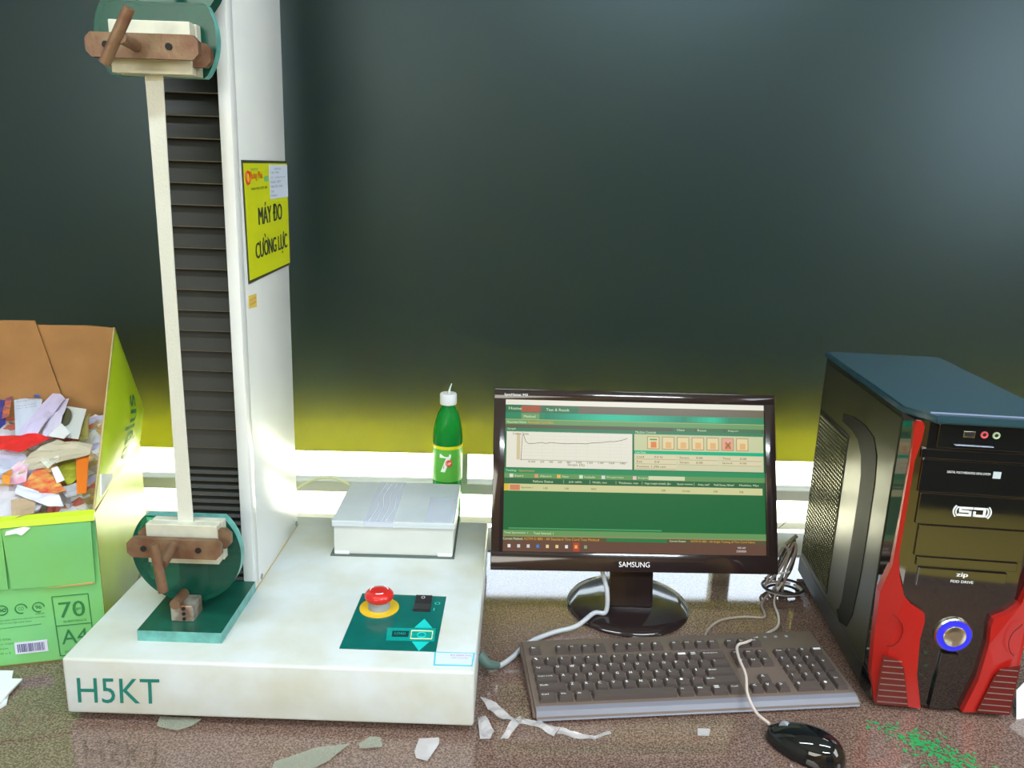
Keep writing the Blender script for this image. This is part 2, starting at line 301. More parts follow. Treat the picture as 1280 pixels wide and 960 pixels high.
def text_geo(s, bold=0.0):
    if (s, bold) in _tc: return _tc[(s, bold)]
    cu = bpy.data.curves.new('t', 'FONT'); cu.body = s; cu.size = 1.0; cu.resolution_u = 3; cu.offset = bold
    o = bpy.data.objects.new('t', cu); COL.objects.link(o)
    dg = bpy.context.evaluated_depsgraph_get(); dg.update()
    me = bpy.data.meshes.new_from_object(o.evaluated_get(dg))
    vs = [tuple(v.co) for v in me.vertices]; fs = [tuple(p.vertices) for p in me.polygons]
    bpy.data.objects.remove(o); bpy.data.curves.remove(cu); bpy.data.meshes.remove(me)
    if not vs: vs = [(0, 0, 0)]
    x0 = min(v[0] for v in vs); x1 = max(v[0] for v in vs); y0 = min(v[1] for v in vs); y1 = max(v[1] for v in vs)
    w = max(x1 - x0, 1e-6); h = max(y1 - y0, 1e-6)
    _tc[(s, bold)] = ([((v[0] - x0) / w, (v[1] - y0) / h) for v in vs], fs, w / h, w, h)
    return _tc[(s, bold)]
def text(bm, s, O, X, Y, w=None, h=None, mi=0, lift=0.0, bold=0.0, center=False):
    """fit string s into w x h (either may be None) from lower-left O along X, Y"""
    vs, fs, asp = text_geo(s, 0.0)[:3]; O, X, Y = Vector(O), Vector(X).normalized(), Vector(Y).normalized()
    if w is None: w = h * asp
    if h is None: h = w / asp
    Z = X.cross(Y)
    if center: O = O - X * w / 2 - Y * h / 2
    sh = [0.0] if bold <= 0 else [-bold * h, 0.0, bold * h]
    for q, dx in enumerate(sh):
        nv = [bm.verts.new(O + X * (a * w + dx) + Y * (b_ * h) + Z * (lift + 0.00003 * q)) for a, b_ in vs]
        for f in fs:
            try: bm.faces.new([nv[i] for i in f]).material_index = mi
            except ValueError: pass
    return bm
def textobj(name, s, O, X, Y, mt, parent, w=None, h=None, lift=0.0004, bold=0.0, world=False, center=False, label=None):
    bm = bmesh.new()
    for row in (s if isinstance(s, list) else [s]):
        if isinstance(row, tuple): text(bm, row[0], row[1], X, Y, row[2], row[3], 0, lift, bold, center)
        else: text(bm, row, O, X, Y, w, h, 0, lift, bold, center)
    me = bpy.data.meshes.new(name)
    if world: bmesh.ops.transform(bm, matrix=inv_of(parent), verts=bm.verts)
    bm.to_mesh(me); bm.free(); me.materials.append(mt)
    o = bpy.data.objects.new(name, me); COL.objects.link(o); o.parent = parent
    if label: o['label'] = label
    return o
def quad(bm, O, X, Y, x0, x1, y0, y1, lift=0.0, mi=0):
    O, X, Y = Vector(O), Vector(X), Vector(Y); Z = X.cross(Y).normalized() * lift
    f = bm.faces.new([bm.verts.new(O + X * a + Y * b_ + Z) for a, b_ in ((x0, y0), (x1, y0), (x1, y1), (x0, y1))]); f.material_index = mi
    return f
def struct(name, bm, mt, smooth=False):
    o = link(name, bm, mt, None, smooth=smooth); o['kind'] = 'structure'; return o
def sheet(poly, amp=0.004, thick=0.0006, sub=3, seed=0, up=None):
    """a crumpled thin sheet from a 3D outline"""
    bm = bmesh.new(); c = sum((Vector(p) for p in poly), Vector()) / len(poly)
    P = [Vector(p) for p in poly]
    n = Vector()
    for i in range(len(P)): n += (P[i] - c).cross(P[(i + 1) % len(P)] - c)
    n.normalize()
    if n.z < 0: P = P[::-1]; n = -n
    f = bm.faces.new([bm.verts.new(p) for p in P]); bmesh.ops.triangulate(bm, faces=[f])
    bmesh.ops.subdivide_edges(bm, edges=bm.edges[:], cuts=sub, use_grid_fill=True)
    for v in bm.verts:
        k = noise.noise(v.co * 38 + Vector((seed * 3.1, seed * 1.7, 0))) + 0.5 * noise.noise(v.co * 95 + Vector((seed, 5, 2)))
        v.co += n * (k * amp)
    g = bmesh.ops.extrude_face_region(bm, geom=bm.faces[:])
    bmesh.ops.translate(bm, vec=-n * thick, verts=[e for e in g['geom'] if isinstance(e, bmesh.types.BMVert)])
    return bm

# ================================================================== SETTING
WY = 0.038; WO = Vector((0.1, 1.468, 0)); WX = Vector((math.cos(WY), math.sin(WY), 0)); WN = Vector((-WX.y, WX.x, 0))
WM = Matrix.Translation(WO) @ Matrix.Rotation(WY, 4, 'Z')     # back wall frame: x along wall, y outward, z up
struct('floor', box(-2.3, 2.3, -2.3, 1.5, -0.78, -0.74), M_floor)
struct('ceiling', box(-2.3, 2.3, -2.3, 1.75, 1.95, 2.0), M_ceil)
struct('wall_left', box(-2.3, -2.2, -2.3, 1.6, -0.74, 1.95), M_wallw)
struct('wall_right', box(2.2, 2.3, -2.3, 1.7, -0.74, 1.95), M_ochre)
struct('wall_rear', box(-2.2, 2.2, -2.3, -2.2, -0.74, 1.95), M_ochre)
struct('wall_back', box(-2.3, 2.3, 0.0, 0.09, -0.74, -0.012, M=WM), M_wallw)
bm = bmesh.new(); bx(bm, -2.3, 2.3, 0.029, 0.036, 0.200, 1.96, M=WM); struct('added_backing_wall', bm, mat('backing_grey', (0.40, 0.40, 0.34), 0.7))  # added thin wall, unseen behind the blind, limits how high the glow climbs
# window frame: rails, stiles, sill
bm = bmesh.new()
bx(bm, -2.2, 2.2, 0.012, 0.045, 0.0505, 0.073, 0.002, M=WM)
win = struct('window_1', bm, M_frame)
for i, (a, b_, z0, z1) in enumerate(((-0.192, -0.181, 0.073, 0.20), (0.325, 0.361, 0.073, 0.20), (-0.93, -0.90, 0.073, 0.20), (0.93, 0.96, 0.073, 0.20))):
    link('mullion', box(a, b_, 0.014, 0.042, z0, z1, M=WM), M_frame, win)
link('bottom_rail', box(-2.2, 2.2, 0.014, 0.045, -0.012, 0.004, M=WM), M_frame, win)
link('top_rail', box(-2.2, 2.2, 0.014, 0.022, 0.185, 0.20, M=WM), M_frame, win)
link('pane', box(-2.2, 2.2, 0.026, 0.029, 0.073, 0.195, M=WM), M_glass, win)
link('pane', box(-2.2, 2.2, 0.026, 0.029, 0.004, 0.0505, M=WM), M_glass, win)
struct('trim_1', box(-2.2, 2.2, -0.118, 0.0, -0.03, -0.004, 0.002, M=WM), M_sill)
# outside: added shapes; ledge bounces sun up, canopy, wall and dark ground block light
bm = bmesh.new(); bx(bm, -2.6, 2.6, 0.05, 0.47, -0.5, -0.016, M=WM); o = struct('added_bounce_ledge', bm, M_concrete)
struct('added_shade_canopy', box(-5, 5, 0.036, 0.43, 0.40, 0.50, M=WM), mat('shade_canopy_dark', (0.05, 0.055, 0.05), 0.9))
struct('added_dark_ground', box(-8, 8, 0.47, 9.0, -1.6, -1.5, M=WM), mat('ground_dark', (0.04, 0.045, 0.04), 0.9))
struct('added_sky_blocker', box(-8, 8, 2.60, 2.70, -1.5, 1.22, M=WM), mat('sky_blocker_dark', (0.035, 0.04, 0.04), 0.9))

# desk
def deskpt(x, e=0.0): return 1.3302 + 0.0535 * (x + 0.02) + e
bm = prism(bmesh.new(), [(-1.6, 0.5, -0.035), (1.6, 0.5, -0.035), (1.6, deskpt(1.6), -0.035), (-1.6, deskpt(-1.6), -0.035)], (0, 0, 0.035))
desk = thing('desk', 'dark speckled granite worktop that everything in the photo stands on', 'desk', (0, 0.9, -0.74))
link('worktop', bm, M_granite, desk, world=True)
for x in (-1.55, 1.50): link('side_panel', box(x, x + 0.04, 0.56, 1.22, -0.74, -0.035), M_wallw, desk, world=True)

# green scuff marks lying on the worktop
def scuffs():
    bm = bmesh.new(); rnd = random.Random(3)
    cx, cy = 0.528, 0.832
    for i in range(230):
        a = rnd.gauss(0, 0.30); b_ = rnd.gauss(0, 0.30)
        x = cx + a * 0.085 + b_ * -0.03; y = cy + b_ * 0.085 - a * 0.05
        if x < 0.455 or x > 0.60 or y > 0.885: continue
        L = rnd.uniform(0.0015, 0.0060); w = rnd.uniform(0.0006, 0.0022); th = rnd.gauss(-0.35, 1.0)
        d = Vector((math.cos(th), math.sin(th), 0)); n = Vector((-d.y, d.x, 0)); c = Vector((x, y, 0.0004 + 0.00001 * (i % 20)))
        pts = [c - d * L, c - d * L * .3 + n * w * rnd.uniform(.5, 1.4), c + d * L * .6 + n * w, c + d * L, c + d * L * .4 - n * w, c - d * L * .5 - n * w * .6]
        bm.faces.new([bm.verts.new(p) for p in pts])
    return bm
o = link('paint_scuffs', scuffs(), mat('green_scuff', (0.02, 0.30, 0.08), 0.5)); root(o, (0.528, 0.832, 0))
tag(o, 'patch of bright green scuff marks on the worktop before the computer tower', 'scuff marks', kind='stuff')

t = thing('added_dark_cabinet', 'dark cabinet at the rear wall, seen only as a dark patch in the tower front', 'cabinet', (1.30, -2.0, -0.74))
link('body', box(-0.62, 0.62, -0.19, 0.18, 0, 1.9, 0.004), M_blackp, t)
for k in (-1, 1): d_ = link('door', box(min(k * .004, k * .61), max(k * .004, k * .61), 0.18, 0.195, 0.04, 1.87, 0.003), M_blackp, t); link('handle', box(k * .03 - .006, k * .03 + .006, 0.195, 0.215, 0.85, 1.0), M_chrome, d_)
# roller blind
bl = thing('roller_blind', 'dark green-black blind drawn down behind the machine, a bright gap under it', 'blind', tuple(WO + Vector((0, 0, 0.14))))
link('cloth', box(-2.15, 2.15, -0.029, -0.026, 0.1490, 1.68, M=WM), M_blind, bl, world=True)
link('head_tube', cyl(bmesh.new(), WM @ Vector((-2.15, -0.046, 1.69)), WX, 0.022, 4.3), M_blackp, bl, world=True)

# ceiling lamps; the rear one is added to light what the tower front mirrors
for i, (x, y) in enumerate(((-0.75, 0.25), (0.95, 0.25), (0.9, -1.3))):
    t = thing('ceiling_light', ('left front', 'right front', 'added rear')[i] + ' fluorescent ceiling light above the room, out of the picture', 'ceiling light', (x, y, 1.90))
    link('housing', box(-0.60, 0.60, -0.06, 0.06, 0.01, 0.05), M_white, t)
    link('tube', cyl(bmesh.new(), (-0.58, 0, -0.008), (1, 0, 0), 0.013, 1.16, 12), M_lamp, t)
    l = bpy.data.lights.new('tube_light', 'AREA'); l.shape = 'RECTANGLE'; l.size = 1.16; l.size_y = 0.12; l.energy = 20 if i < 2 else 70; l.color = (0.80, 0.92, 1.0)
    lo = bpy.data.objects.new('tube_light', l); COL.objects.link(lo); lo.parent = t; lo.location = (0, 0, -0.03)

# ================================================================== TESTING MACHINE
MX0, MX1, MY0, MY1, MZB, MZT, CX = -0.5236, -0.0322, 0.8354, 1.2677, 0.010, 0.0851, -0.3487
T = thing('tensile_tester', 'white strength testing machine with tall column and green grips, marked H5KT', 'testing machine', ((MX0 + MX1) / 2, (MY0 + MY1) / 2, 0))
def tp(name, bm, m_, parent=None, **k): return link(name, bm, m_, parent or T, world=True, **k)
base = tp('base_housing', box(MX0, MX1, MY0, MY1, MZB, MZT, 0.004, 3), M_white, smooth=True)
for x in (MX0 + .04, MX1 - .04):
    for y in (MY0 + .04, MY1 - .04): tp('foot', cyl(bmesh.new(), (x, y, 0), (0, 0, 1), 0.014, MZB, 16), M_rubber)
h5 = D['h5']
textobj('model_lettering', 'H5KT', (h5[0][0], MY0, h5[0][2]), (1, 0, 0.02), (0.04, 0, 1), M_tealtext, T, w=0.099, h=0.034, world=True, lift=0.0005, bold=-0.006)
# column
tp('column', box(-0.440, CX, 1.030, 1.232, MZT, 1.10, 0.0015), M_column, smooth=True)
tp('column_flange', box(CX - 0.0155, CX, 1.009, 1.031, MZT, 1.10, 0.002), M_column, smooth=True)
tp('column_flange', box(-0.4435, -0.4405, 1.022, 1.06, MZT, 1.10), M_bellows)
for y, z in ((1.0387, 0.0915), (1.222, 0.0915)): tp('screw', cyl(bmesh.new(), (CX - .001, y, z), (1, 0, 0), 0.0042, 0.002, 14), M_grayp)
tp('seam', box(CX, CX + 0.001, 1.0095, 1.232, MZT - .001, MZT + 0.0012), M_kraftedge)
# bellows pleats, each overlapping the one below
z = 0.0855; i = 0
while z < 1.08:
    p = 0.0105 if z < 0.255 else 0.0265
    bm = bmesh.new(); X0, X1 = -0.4405, CX - 0.0158
    prism(bm, [(X0, 1.0285, z + 0.0003), (X0, 1.0155, z + 0.0003), (X0, 1.0150, z + 0.0016), (X0, 1.0245, z + p + .0010), (X0, 1.0285, z + p + .001)], (X1 - X0, 0, 0))
    for f in bm.faces:
        if abs(f.calc_center_median().z - (z + 0.001)) < 0.0009 and abs(f.calc_center_median().y - 1.0152) < 0.0006: f.material_index = 1
    tp('bellows_pleat', bm, [M_bellows, M_bellowsedge]); z += p; i += 1
# grips
def grip(zc, flats, bars, jaw, screw_pts, handle_pts, holes, lower):
    R = 0.0695 if lower else 0.0665; cx = -0.4065 if lower else -0.4000; cz = zc
    lo, hi = flats; pts = []
    for k in range(72):
        a = 2 * math.pi * k / 72; px, pz = R * math.cos(a), R * math.sin(a); pts.append((cx + px, max(min(cz + pz, hi), lo)))
    q = []
    for p in pts:
        if not q or (Vector(p) - Vector(q[-1])).length > 0.0008: q.append(p)
    bm = prism(bmesh.new(), [(a, 0.930, b_) for a, b_ in q], (0, 0.013, 0))
    for f in bm.faces:
        if abs(f.normal.y) < .5: f.material_index = 1
    g = tp('grip', bm, [M_disc, M_greenedge], label=('lower' if lower else 'upper') + ' green round grip body')
    jx0, jx1, jz0, jz1 = jaw
    tp('jaw', box(jx0, jx1, 0.905, 0.9175, jz0, jz1, 0.0008), M_jaw, g); tp('jaw', box(jx0 + .002, jx1 + .002, 0.9185, 0.931, jz0, jz1, 0.0008), M_jaw, g)
    bx0, bx1, bz = bars
    for k, (dx, y0) in enumerate(((0.0, 0.885), (0.004, 0.908))):
        h = 0.0122; c = 0.006
        P = [(bx0 + dx, bz - h + c), (bx0 + dx + c, bz - h), (bx1 + dx - c, bz - h), (bx1 + dx, bz - h + c), (bx1 + dx, bz + h - c), (bx1 + dx - c, bz + h), (bx0 + dx + c, bz + h), (bx0 + dx, bz + h - c)]
        tp('clamp_bar', prism(bmesh.new(), [(a, y0, b_ + (0.0 if k == 0 else (0.004 if lower else -0.004))) for a, b_ in P], (0, 0.009, 0)), M_rust, g)
    for hx in holes: tp('hole', cyl(bmesh.new(), (hx, 0.8835, bz), (0, 1, 0), 0.0036, 0.002, 16), M_hole, g)
    bm = bmesh.new(); tube(bm, screw_pts, 0.0062, 14, 1); tp('clamp_screw', bm, M_rust, g, smooth=True)
    bm = bmesh.new(); tube(bm, handle_pts, 0.0058, 14, 1); tp('handle', bm, M_rust, g, smooth=True)
    return g
g1 = grip(0.7905, (0.7495, 0.8255), (-0.4545, -0.3370, 0.7744), (-0.4385, -0.3525, 0.7495, 0.8025), [(-0.402, 0.892, 0.774), (-0.3993, 0.847, 0.7765)], [(-0.3870, 0.845, 0.8030), (-0.4180, 0.849, 0.7515)], (-0.4327, -0.3672), False)
tp('grip_back_plate', prism(bmesh.new(), [(-0.40 + 0.064 * math.cos(a), 0.96, 0.865 + 0.06 * math.sin(a)) for a in [k * math.pi / 18 for k in range(-18, 18)]], (0, 0.02, 0)), M_greenpaint, label='green carriage plate above the upper grip')
tp('load_arm', box(-0.43, -0.375, 0.975, 1.016, 0.84, 0.93, 0.004), M_greenpaint)
tp('grip_stem', box(-0.425, -0.380, 0.944, 0.975, 0.770, 0.90, 0.003), M_greenpaint)
tp('grip_stem', box(-0.425, -0.392, 0.944, 0.962, 0.0995, 0.205, 0.003), M_greenpaint)
g2 = grip(0.1800, (0.100, 0.2290), (-0.4590, -0.3455, 0.2060), (-0.4437, -0.3560, 0.1775, 0.2290), [(-0.4030, 0.892, 0.212), (-0.4010, 0.850, 0.204)], [(-0.4080, 0.849, 0.2300), (-0.3998, 0.845, 0.1715)], (-0.4383, -0.3722), True)
bm = bmesh.new(); prism(bm, [(-0.4515, 0.877, MZT), (-0.3475, 0.877, MZT), (-0.3475, 1.0085, MZT), (-0.4515, 1.0085, MZT)], (0, 0, 0.0145))
for f in bm.faces:
    if f.calc_center_median().y < 0.88 or f.calc_center_median().x > -0.348: f.material_index = 1
tp('mounting_plate', bm, [M_greenpaint, M_greenedge])
tp('bracket', box(-0.4190, -0.3900, 0.900, 0.929, 0.0995, 0.122, 0.0015), mat('worn_steel', (0.5, 0.48, 0.42), 0.4, 0.5, var=0.6, vscale=60, var_col=(0.2, 0.1, 0.06)))
tp('bracket_pin', cyl(bmesh.new(), (-0.4120, 0.898, 0.124), (0, 1, 0), 0.0065, 0.03, 18), M_rust)
for zz in (0.104, 0.111, 0.118): tp('bracket_hole', cyl(bmesh.new(), (-0.402, 0.8985, zz), (0, 1, 0), 0.0022, 0.002, 10), M_hole)

# control panel
pan = [(-0.1991, 1.0112), (-0.0813, 1.0100), (-0.0823, 0.8750), (-0.2018, 0.8747)]
cp = tp('control_panel', prism(bmesh.new(), [(a, b_, MZT) for a, b_ in pan], (0, 0, 0.0008)), M_teal)
ZP = MZT + 0.0008
bm = bmesh.new(); cyl(bm, (-0.1690, 0.9735, ZP), (0, 0, 1), 0.0265, 0.0012, 40); tp('warning_disc', bm, M_yellowdisc, cp)
bm = bmesh.new(); lathe(bm, (-0.1690, 0.9735, ZP + .0012), [(0.0150, 0), (0.0150, 0.010), (0.0135, 0.012)], 32); es = tp('stop_button_collar', bm, M_grayp, cp, smooth=True)
bm = bmesh.new(); lathe(bm, (-0.1690, 0.9735, ZP + .012), [(0.0145, 0.0), (0.0175, 0.002), (0.0195, 0.0055), (0.0190, 0.0095), (0.0165, 0.0125), (0.011, 0.0145), (0.005, 0.0152)], 40)
tp('stop_button', bm, M_red, cp, smooth=True)
bm = bmesh.new()
for a0 in (0.3, 2.4, 4.5):
    P = [(-0.1690 + 0.0118 * math.cos(a0 + t * .12), 0.9735 + 0.0118 * math.sin(a0 + t * .12), ZP + 0.0272) for t in range(8)]
    tube(bm, P, 0.0007, 5, 1)
tp('arrow_print', bm, M_white_p, cp)
tp('rocker_switch', prism(bmesh.new(), [(-0.1225, 0.967, ZP), (-0.1225, 1.000, ZP), (-0.1225, 1.000, ZP + 0.0068), (-0.1225, 0.984, ZP + 0.0028), (-0.1225, 0.967, ZP + 0.0045)], (0.0225, 0, 0)), M_blackp, cp)
textobj('switch_mark', 'O', (-0.1145, 0.9915, ZP + 0.0057), (1, 0, 0), (0, 1, 0.24), M_white_p, cp, h=0.005, lift=0.0004, world=True)
for s_, y in (('O', 0.9865), ('I', 0.9705)): textobj('switch_legend', s_, (-0.0955, y, ZP), (1, 0, 0), (0, 1, 0), M_cyan, cp, h=0.007, world=True, bold=0.04)
def flat(name, P, m_, parent, z0=ZP, t=0.0006): return tp(name, prism(bmesh.new(), [(a, b_, z0) for a, b_ in P], (0, 0, t)), m_, parent)
flat('display_surround', [(-0.1500, 0.9240), (-0.0875, 0.9265), (-0.0868, 0.8970), (-0.1475, 0.8955)], mat('panel_light_teal', (0.0, 0.33, 0.29), 0.3), cp)
flat('display_window', [(-0.1425, 0.9165), (-0.1210, 0.9172), (-0.1205, 0.9040), (-0.1415, 0.9035)], mat('display_dark', (0.01, 0.05, 0.05), 0.15), cp, ZP + .0006)
textobj('display_text', 'LOAD', (-0.1385, 0.9078, ZP + .0012), (1, 0, 0), (0, 1, 0), M_cyan, cp, w=0.014, h=0.005, world=True)
flat('arrow_up', [(-0.1155, 0.9270), (-0.0925, 0.9275), (-0.1050, 0.9490)], M_cyan, cp)
flat('arrow_down', [(-0.1145, 0.8945), (-0.0930, 0.8950), (-0.1035, 0.8745)], M_cyan, cp)
bm = bmesh.new(); Pq = [(-0.1180, 0.9190), (-0.0910, 0.9195), (-0.0905, 0.9010), (-0.1170, 0.9005)]
for a, b_ in zip(Pq, Pq[1:] + Pq[:1]): tube(bm, [(a[0], a[1], ZP + .0008), (b_[0], b_[1], ZP + .0008)], 0.0007, 5, 1)
tp('button_outline', bm, M_cream, cp)
bm = bmesh.new(); tube(bm, [(-0.1042 + 0.0052 * math.cos(k * .314), 0.9098 + 0.0058 * math.sin(k * .314), ZP + .0008) for k in range(21)], 0.0008, 6, 1); tp('stop_symbol', bm, M_cyan, cp)
# calibration sticker
stk = tp('inspection_sticker', prism(bmesh.new(), [(-0.0839, 0.8749, MZT), (-0.0344, 0.8757, MZT), (-0.0358, 0.8475, MZT), (-0.0825, 0.8467, MZT)], (0, 0, 0.0004)), mat('sticker_border', (0.05, 0.55, 0.68), 0.4))
flat('sticker_face', [(-0.0820, 0.8730), (-0.0362, 0.8738), (-0.0372, 0.8495), (-0.0808, 0.8487)], M_paperblue, stk, MZT + .0004, .0002)
textobj('sticker_text', [('ĐÃ KIỂM TRA', (-0.064, 0.8672, MZT + .0006), 0.026, 0.0036), ('HIỆU CHUẨN', (-0.062, 0.8615, MZT + .0006), 0.020, 0.0034)], None, (1, 0, 0), (0, 1, 0), mat('sticker_red', (0.5, 0.1, 0.2), 0.5), stk, lift=0.0003, world=True)
# sign on the column side
XS = CX + 0.0004
sg = tp('sign', prism(bmesh.new(), [(XS, 1.0345, 0.6660), (XS, 1.2325, 0.6695), (XS, 1.2325, 0.5165), (XS, 1.0400, 0.5100)], (0.0012, 0, 0)), mat('sign_border', (0.05, 0.06, 0.03), 0.5), label='yellow sign with black Vietnamese lettering on the column side')
XS += 0.0012
def sq(name, P, m_, t=0.0004, x=None): return tp(name, prism(bmesh.new(), [(x or XS, a, b_) for a, b_ in P], (t, 0, 0)), m_, sg)
sq('sign_face', [(1.0375, 0.6622), (1.2310, 0.6660), (1.2310, 0.5195), (1.0425, 0.5142)], M_signyellow)
sq('label_slip', [(1.1430, 0.6620), (1.2320, 0.6640), (1.2318, 0.6180), (1.1440, 0.6160)], M_paperblue, 0.0003, XS + .0004)
YY = (0, 1, 0.03); ZZ = (0, 0, 1)
def st(name, s, y, z, w, h, m_, b_=0.0, lift=0.0009): textobj(name, s, (XS, y, z), YY, ZZ, m_, sg, w=w, h=h, lift=lift, bold=b_, world=True)
st('sign_text', 'MÁY ĐO', 1.0880, 0.5830, 0.1080, 0.0290, M_darkp, 0.03)
full = text_geo('CƯONG LỰC', 0.0); wa = text_geo('CƯ', 0.0)[3]; wb = text_geo('CƯO', 0.0)[3]; k_ = 0.1480 / full[3]
st('sign_text', 'CƯONG LỰC', 1.0700, 0.5335, 0.1480, 0.0345 * full[4] / text_geo('CƯỜNG LỰC', 0.0)[4], M_darkp, 0.03)
yo0, yo1 = 1.0700 + k_ * (wa + 0.03), 1.0700 + k_ * wb; zt_ = 0.5335 + 0.0345 * full[4] / text_geo('CƯỜNG LỰC', 0.0)[4] + 0.0008
st('sign_text', "'", yo1 - 0.0012, zt_ - 0.0065, 0.0022, 0.0060, M_darkp, 0.03)
tp('sign_accent', prism(bmesh.new(), [(XS + .0005, yo0 + .0035, zt_ + .0050), (XS + .0005, yo0 + .0065, zt_ + .0050), (XS + .0005, yo0 + .0100, zt_), (XS + .0005, yo0 + .0080, zt_)], (0.0004, 0, 0)), M_darkp, sg)
st('sign_logo_text', 'Phong Phú', 1.058, 0.6395, 0.052, 0.0125, mat('logo_orange', (0.75, 0.16, 0.01), 0.5), 0.02)
st('sign_small_text', 'NHÀ MÁY DỆT SỢI', 1.064, 0.628, 0.066, 0.0050, M_darkp)
st('sign_small_text', 'CÔNG TY CP', 1.062, 0.6535, 0.030, 0.0032, M_tealtext)
bm = bmesh.new(); tube(bm, [(XS + .001, 1.051 + 0.0078 * math.cos(k * .314), 0.6445 + 0.0078 * math.sin(k * .314)) for k in range(21)], 0.0013, 6, 1); tp('sign_emblem', bm, mat('emblem_red', (0.7, 0.05, 0.03), 0.5), sg)
st('sign_badge_text', 'ISO', 1.120, 0.640, 0.018, 0.007, M_cyan, 0.02)
rows = [('MÃ SỐ MÁY', 1.165, .034), ('Tên:  Máy', 1.148, .040), ('Số:   Cường lực sợi', 1.148, .070), ('Model:  H5KT', 1.148, .048), ('Nơi SX:  Anh', 1.148, .055), ('Năm:', 1.148, .014), ('Ngày:', 1.148, .030)]
for k, (s_, y, w_) in enumerate(rows): st('slip_text', s_, y, 0.6560 - 0.0062 * k, w_, 0.0032, M_grayp, 0, 0.0010)
XS2 = CX + 0.0003
ss = tp('small_sticker', prism(bmesh.new(), [(XS2, 1.0375, 0.4945), (XS2, 1.0700, 0.4935), (XS2, 1.0700, 0.4755), (XS2, 1.0375, 0.4780)], (0.0004, 0, 0)), mat('sticker_gold', (0.80, 0.62, 0.15), 0.5), label='small yellow sticker below the sign')
textobj('sticker_text', [('KIỂM', (XS2, 1.041, 0.4865), 0.025, 0.005), ('ĐỊNH', (XS2, 1.041, 0.4795), 0.025, 0.005)], None, YY, ZZ, mat('sticker_orange', (0.62, 0.25, 0.04), 0.5), ss, lift=0.0007, world=True)

# webbing sample between the grips
bm = bmesh.new(); n = 40
def wpt(t):
    xa, xb = -0.4055, -0.4040; x = -0.4045 + (-0.4045 + 0.4045) * t
    return x
rings = []
for k in range(n + 1):
    t = k / n; zz = 0.205 + (0.7585 - 0.205) * t
    hw = 0.0102 - 0.001 * math.sin(math.pi * t); tw = -0.30 * math.sin(math.pi * t) ** .5; cxk = -0.3992
    d = Vector((math.cos(tw), math.sin(tw), 0)) * hw; c = Vector((cxk, 0.918, zz)); nrm = Vector((-d.y, d.x, 0)).normalized() * 0.0008
    rings.append([bm.verts.new(c - d - nrm), bm.verts.new(c + d - nrm), bm.verts.new(c + d + nrm), bm.verts.new(c - d + nrm)])
for a, b_ in zip(rings, rings[1:]):
    for j in range(4): bm.faces.new((a[j], a[(j + 1) % 4], b_[(j + 1) % 4], b_[j]))
bm.faces.new(rings[0]); bm.faces.new(rings[-1][::-1])
o = link('webbing_strip', bm, M_tape, None, smooth=True); root(o, (-0.4035, 0.918, 0.205)); tag(o, 'long pale fabric strip stretched between the two green grips', 'fabric strip')

# white carton on the machine
B = thing('white_box', 'low white carton with clear tape lying on the machine, before the bottle', 'box', (-0.2656, 1.1267, MZT), 0.016)
bw, bd, bh = 0.1841, 0.162, 0.0579
link('tray', box(0.001, bw - 0.001, 0.001, bd - .001, 0.0022, bh - 0.002, 0.001), mat('carton_white', (0.62, 0.65, 0.62), 0.5, var=0.06, vscale=20), B)
link('lid', box(-0.0015, bw + .0015, -0.002, bd + .001, bh - 0.010, bh, 0.0012), mat('lid_white', (0.60, 0.66, 0.70), 0.3, var=0.10, vscale=16), B)
link('bottom_board', box(-0.004, bw + .002, -0.004, bd - .004, 0.0, 0.0022), mat('dark_board', (0.10, 0.13, 0.12), 0.6), B)
for x0 in (0.002, bw - 0.024): link('corner_flap', box(x0, x0 + .022, -0.0006, 0.001, 0.002, 0.0065), M_white_p, B)
M_ptape = film_mat('packing_tape', (0.80, 0.84, 0.96), 0.45, 0.08)
link('tape', box(0.048, 0.092, -0.0028, bd, bh + 0.0001, bh + 0.0006), M_ptape, B)
link('tape', box(0.048, 0.092, -0.0030, -0.0023, bh - 0.008, bh + 0.0006), M_ptape, B)
link('tape', box(0.140, 0.182, 0.004, 0.10, bh + 0.0001, bh + 0.0006), M_ptape, B)
bm = bmesh.new()
for k in range(4): tube(bm, [(0.056 + .009 * k + random.uniform(-.003, .003), 0.0, bh + .0007), (0.060 + .009 * k, 0.05, bh + .0010), (0.057 + .009 * k + random.uniform(-.003, .003), 0.10, bh + .0007), (0.060 + .009 * k, 0.155, bh + .0007)], 0.0005, 5, 4)
link('tape_crease', bm, M_white_p, B)

# ================================================================== BOTTLE
b0 = thing('soda_bottle', 'small green soda bottle with white cap and straw behind the white carton', 'bottle', (-0.1145, 1.400, -0.004))
R = 0.0272
prof = [(0.0185, 0.0), (R - .002, 0.004), (R, 0.012), (R, 0.030), (R - .0018, 0.040), (R - .0003, 0.055), (R - .0003, 0.112), (R - .0012, 0.119), (R - .0003, 0.124), (R - .0003, 0.186), (R, 0.190), (R, 0.200), (R - .0010, 0.212), (R - .004, 0.228), (R - .0085, 0.243), (0.0135, 0.252), (0.0115, 0.257), (0.0112, 0.262)]
link('body', lathe(bmesh.new(), (0, 0, 0), prof, 40), M_bottle, b0, smooth=True)
link('drink', lathe(bmesh.new(), (0, 0, 0), [(r_ - .0012, z_) for r_, z_ in prof[1:11]] + [(R - .0012, 0.199)], 32), M_liquid, b0, smooth=True)
lb = link('label', lathe(bmesh.new(), (0, 0, 0), [(R + .0002, 0.118), (R + .0004, 0.119), (R + .0004, 0.185), (R + .0002, 0.186)], 40), M_label, b0, smooth=True)
link('label_band', lathe(bmesh.new(), (0, 0, 0), [(R + .0006, 0.180), (R + .0008, 0.181), (R + .0008, 0.185), (R + .0006, 0.186)], 40), M_labely, lb, smooth=True)
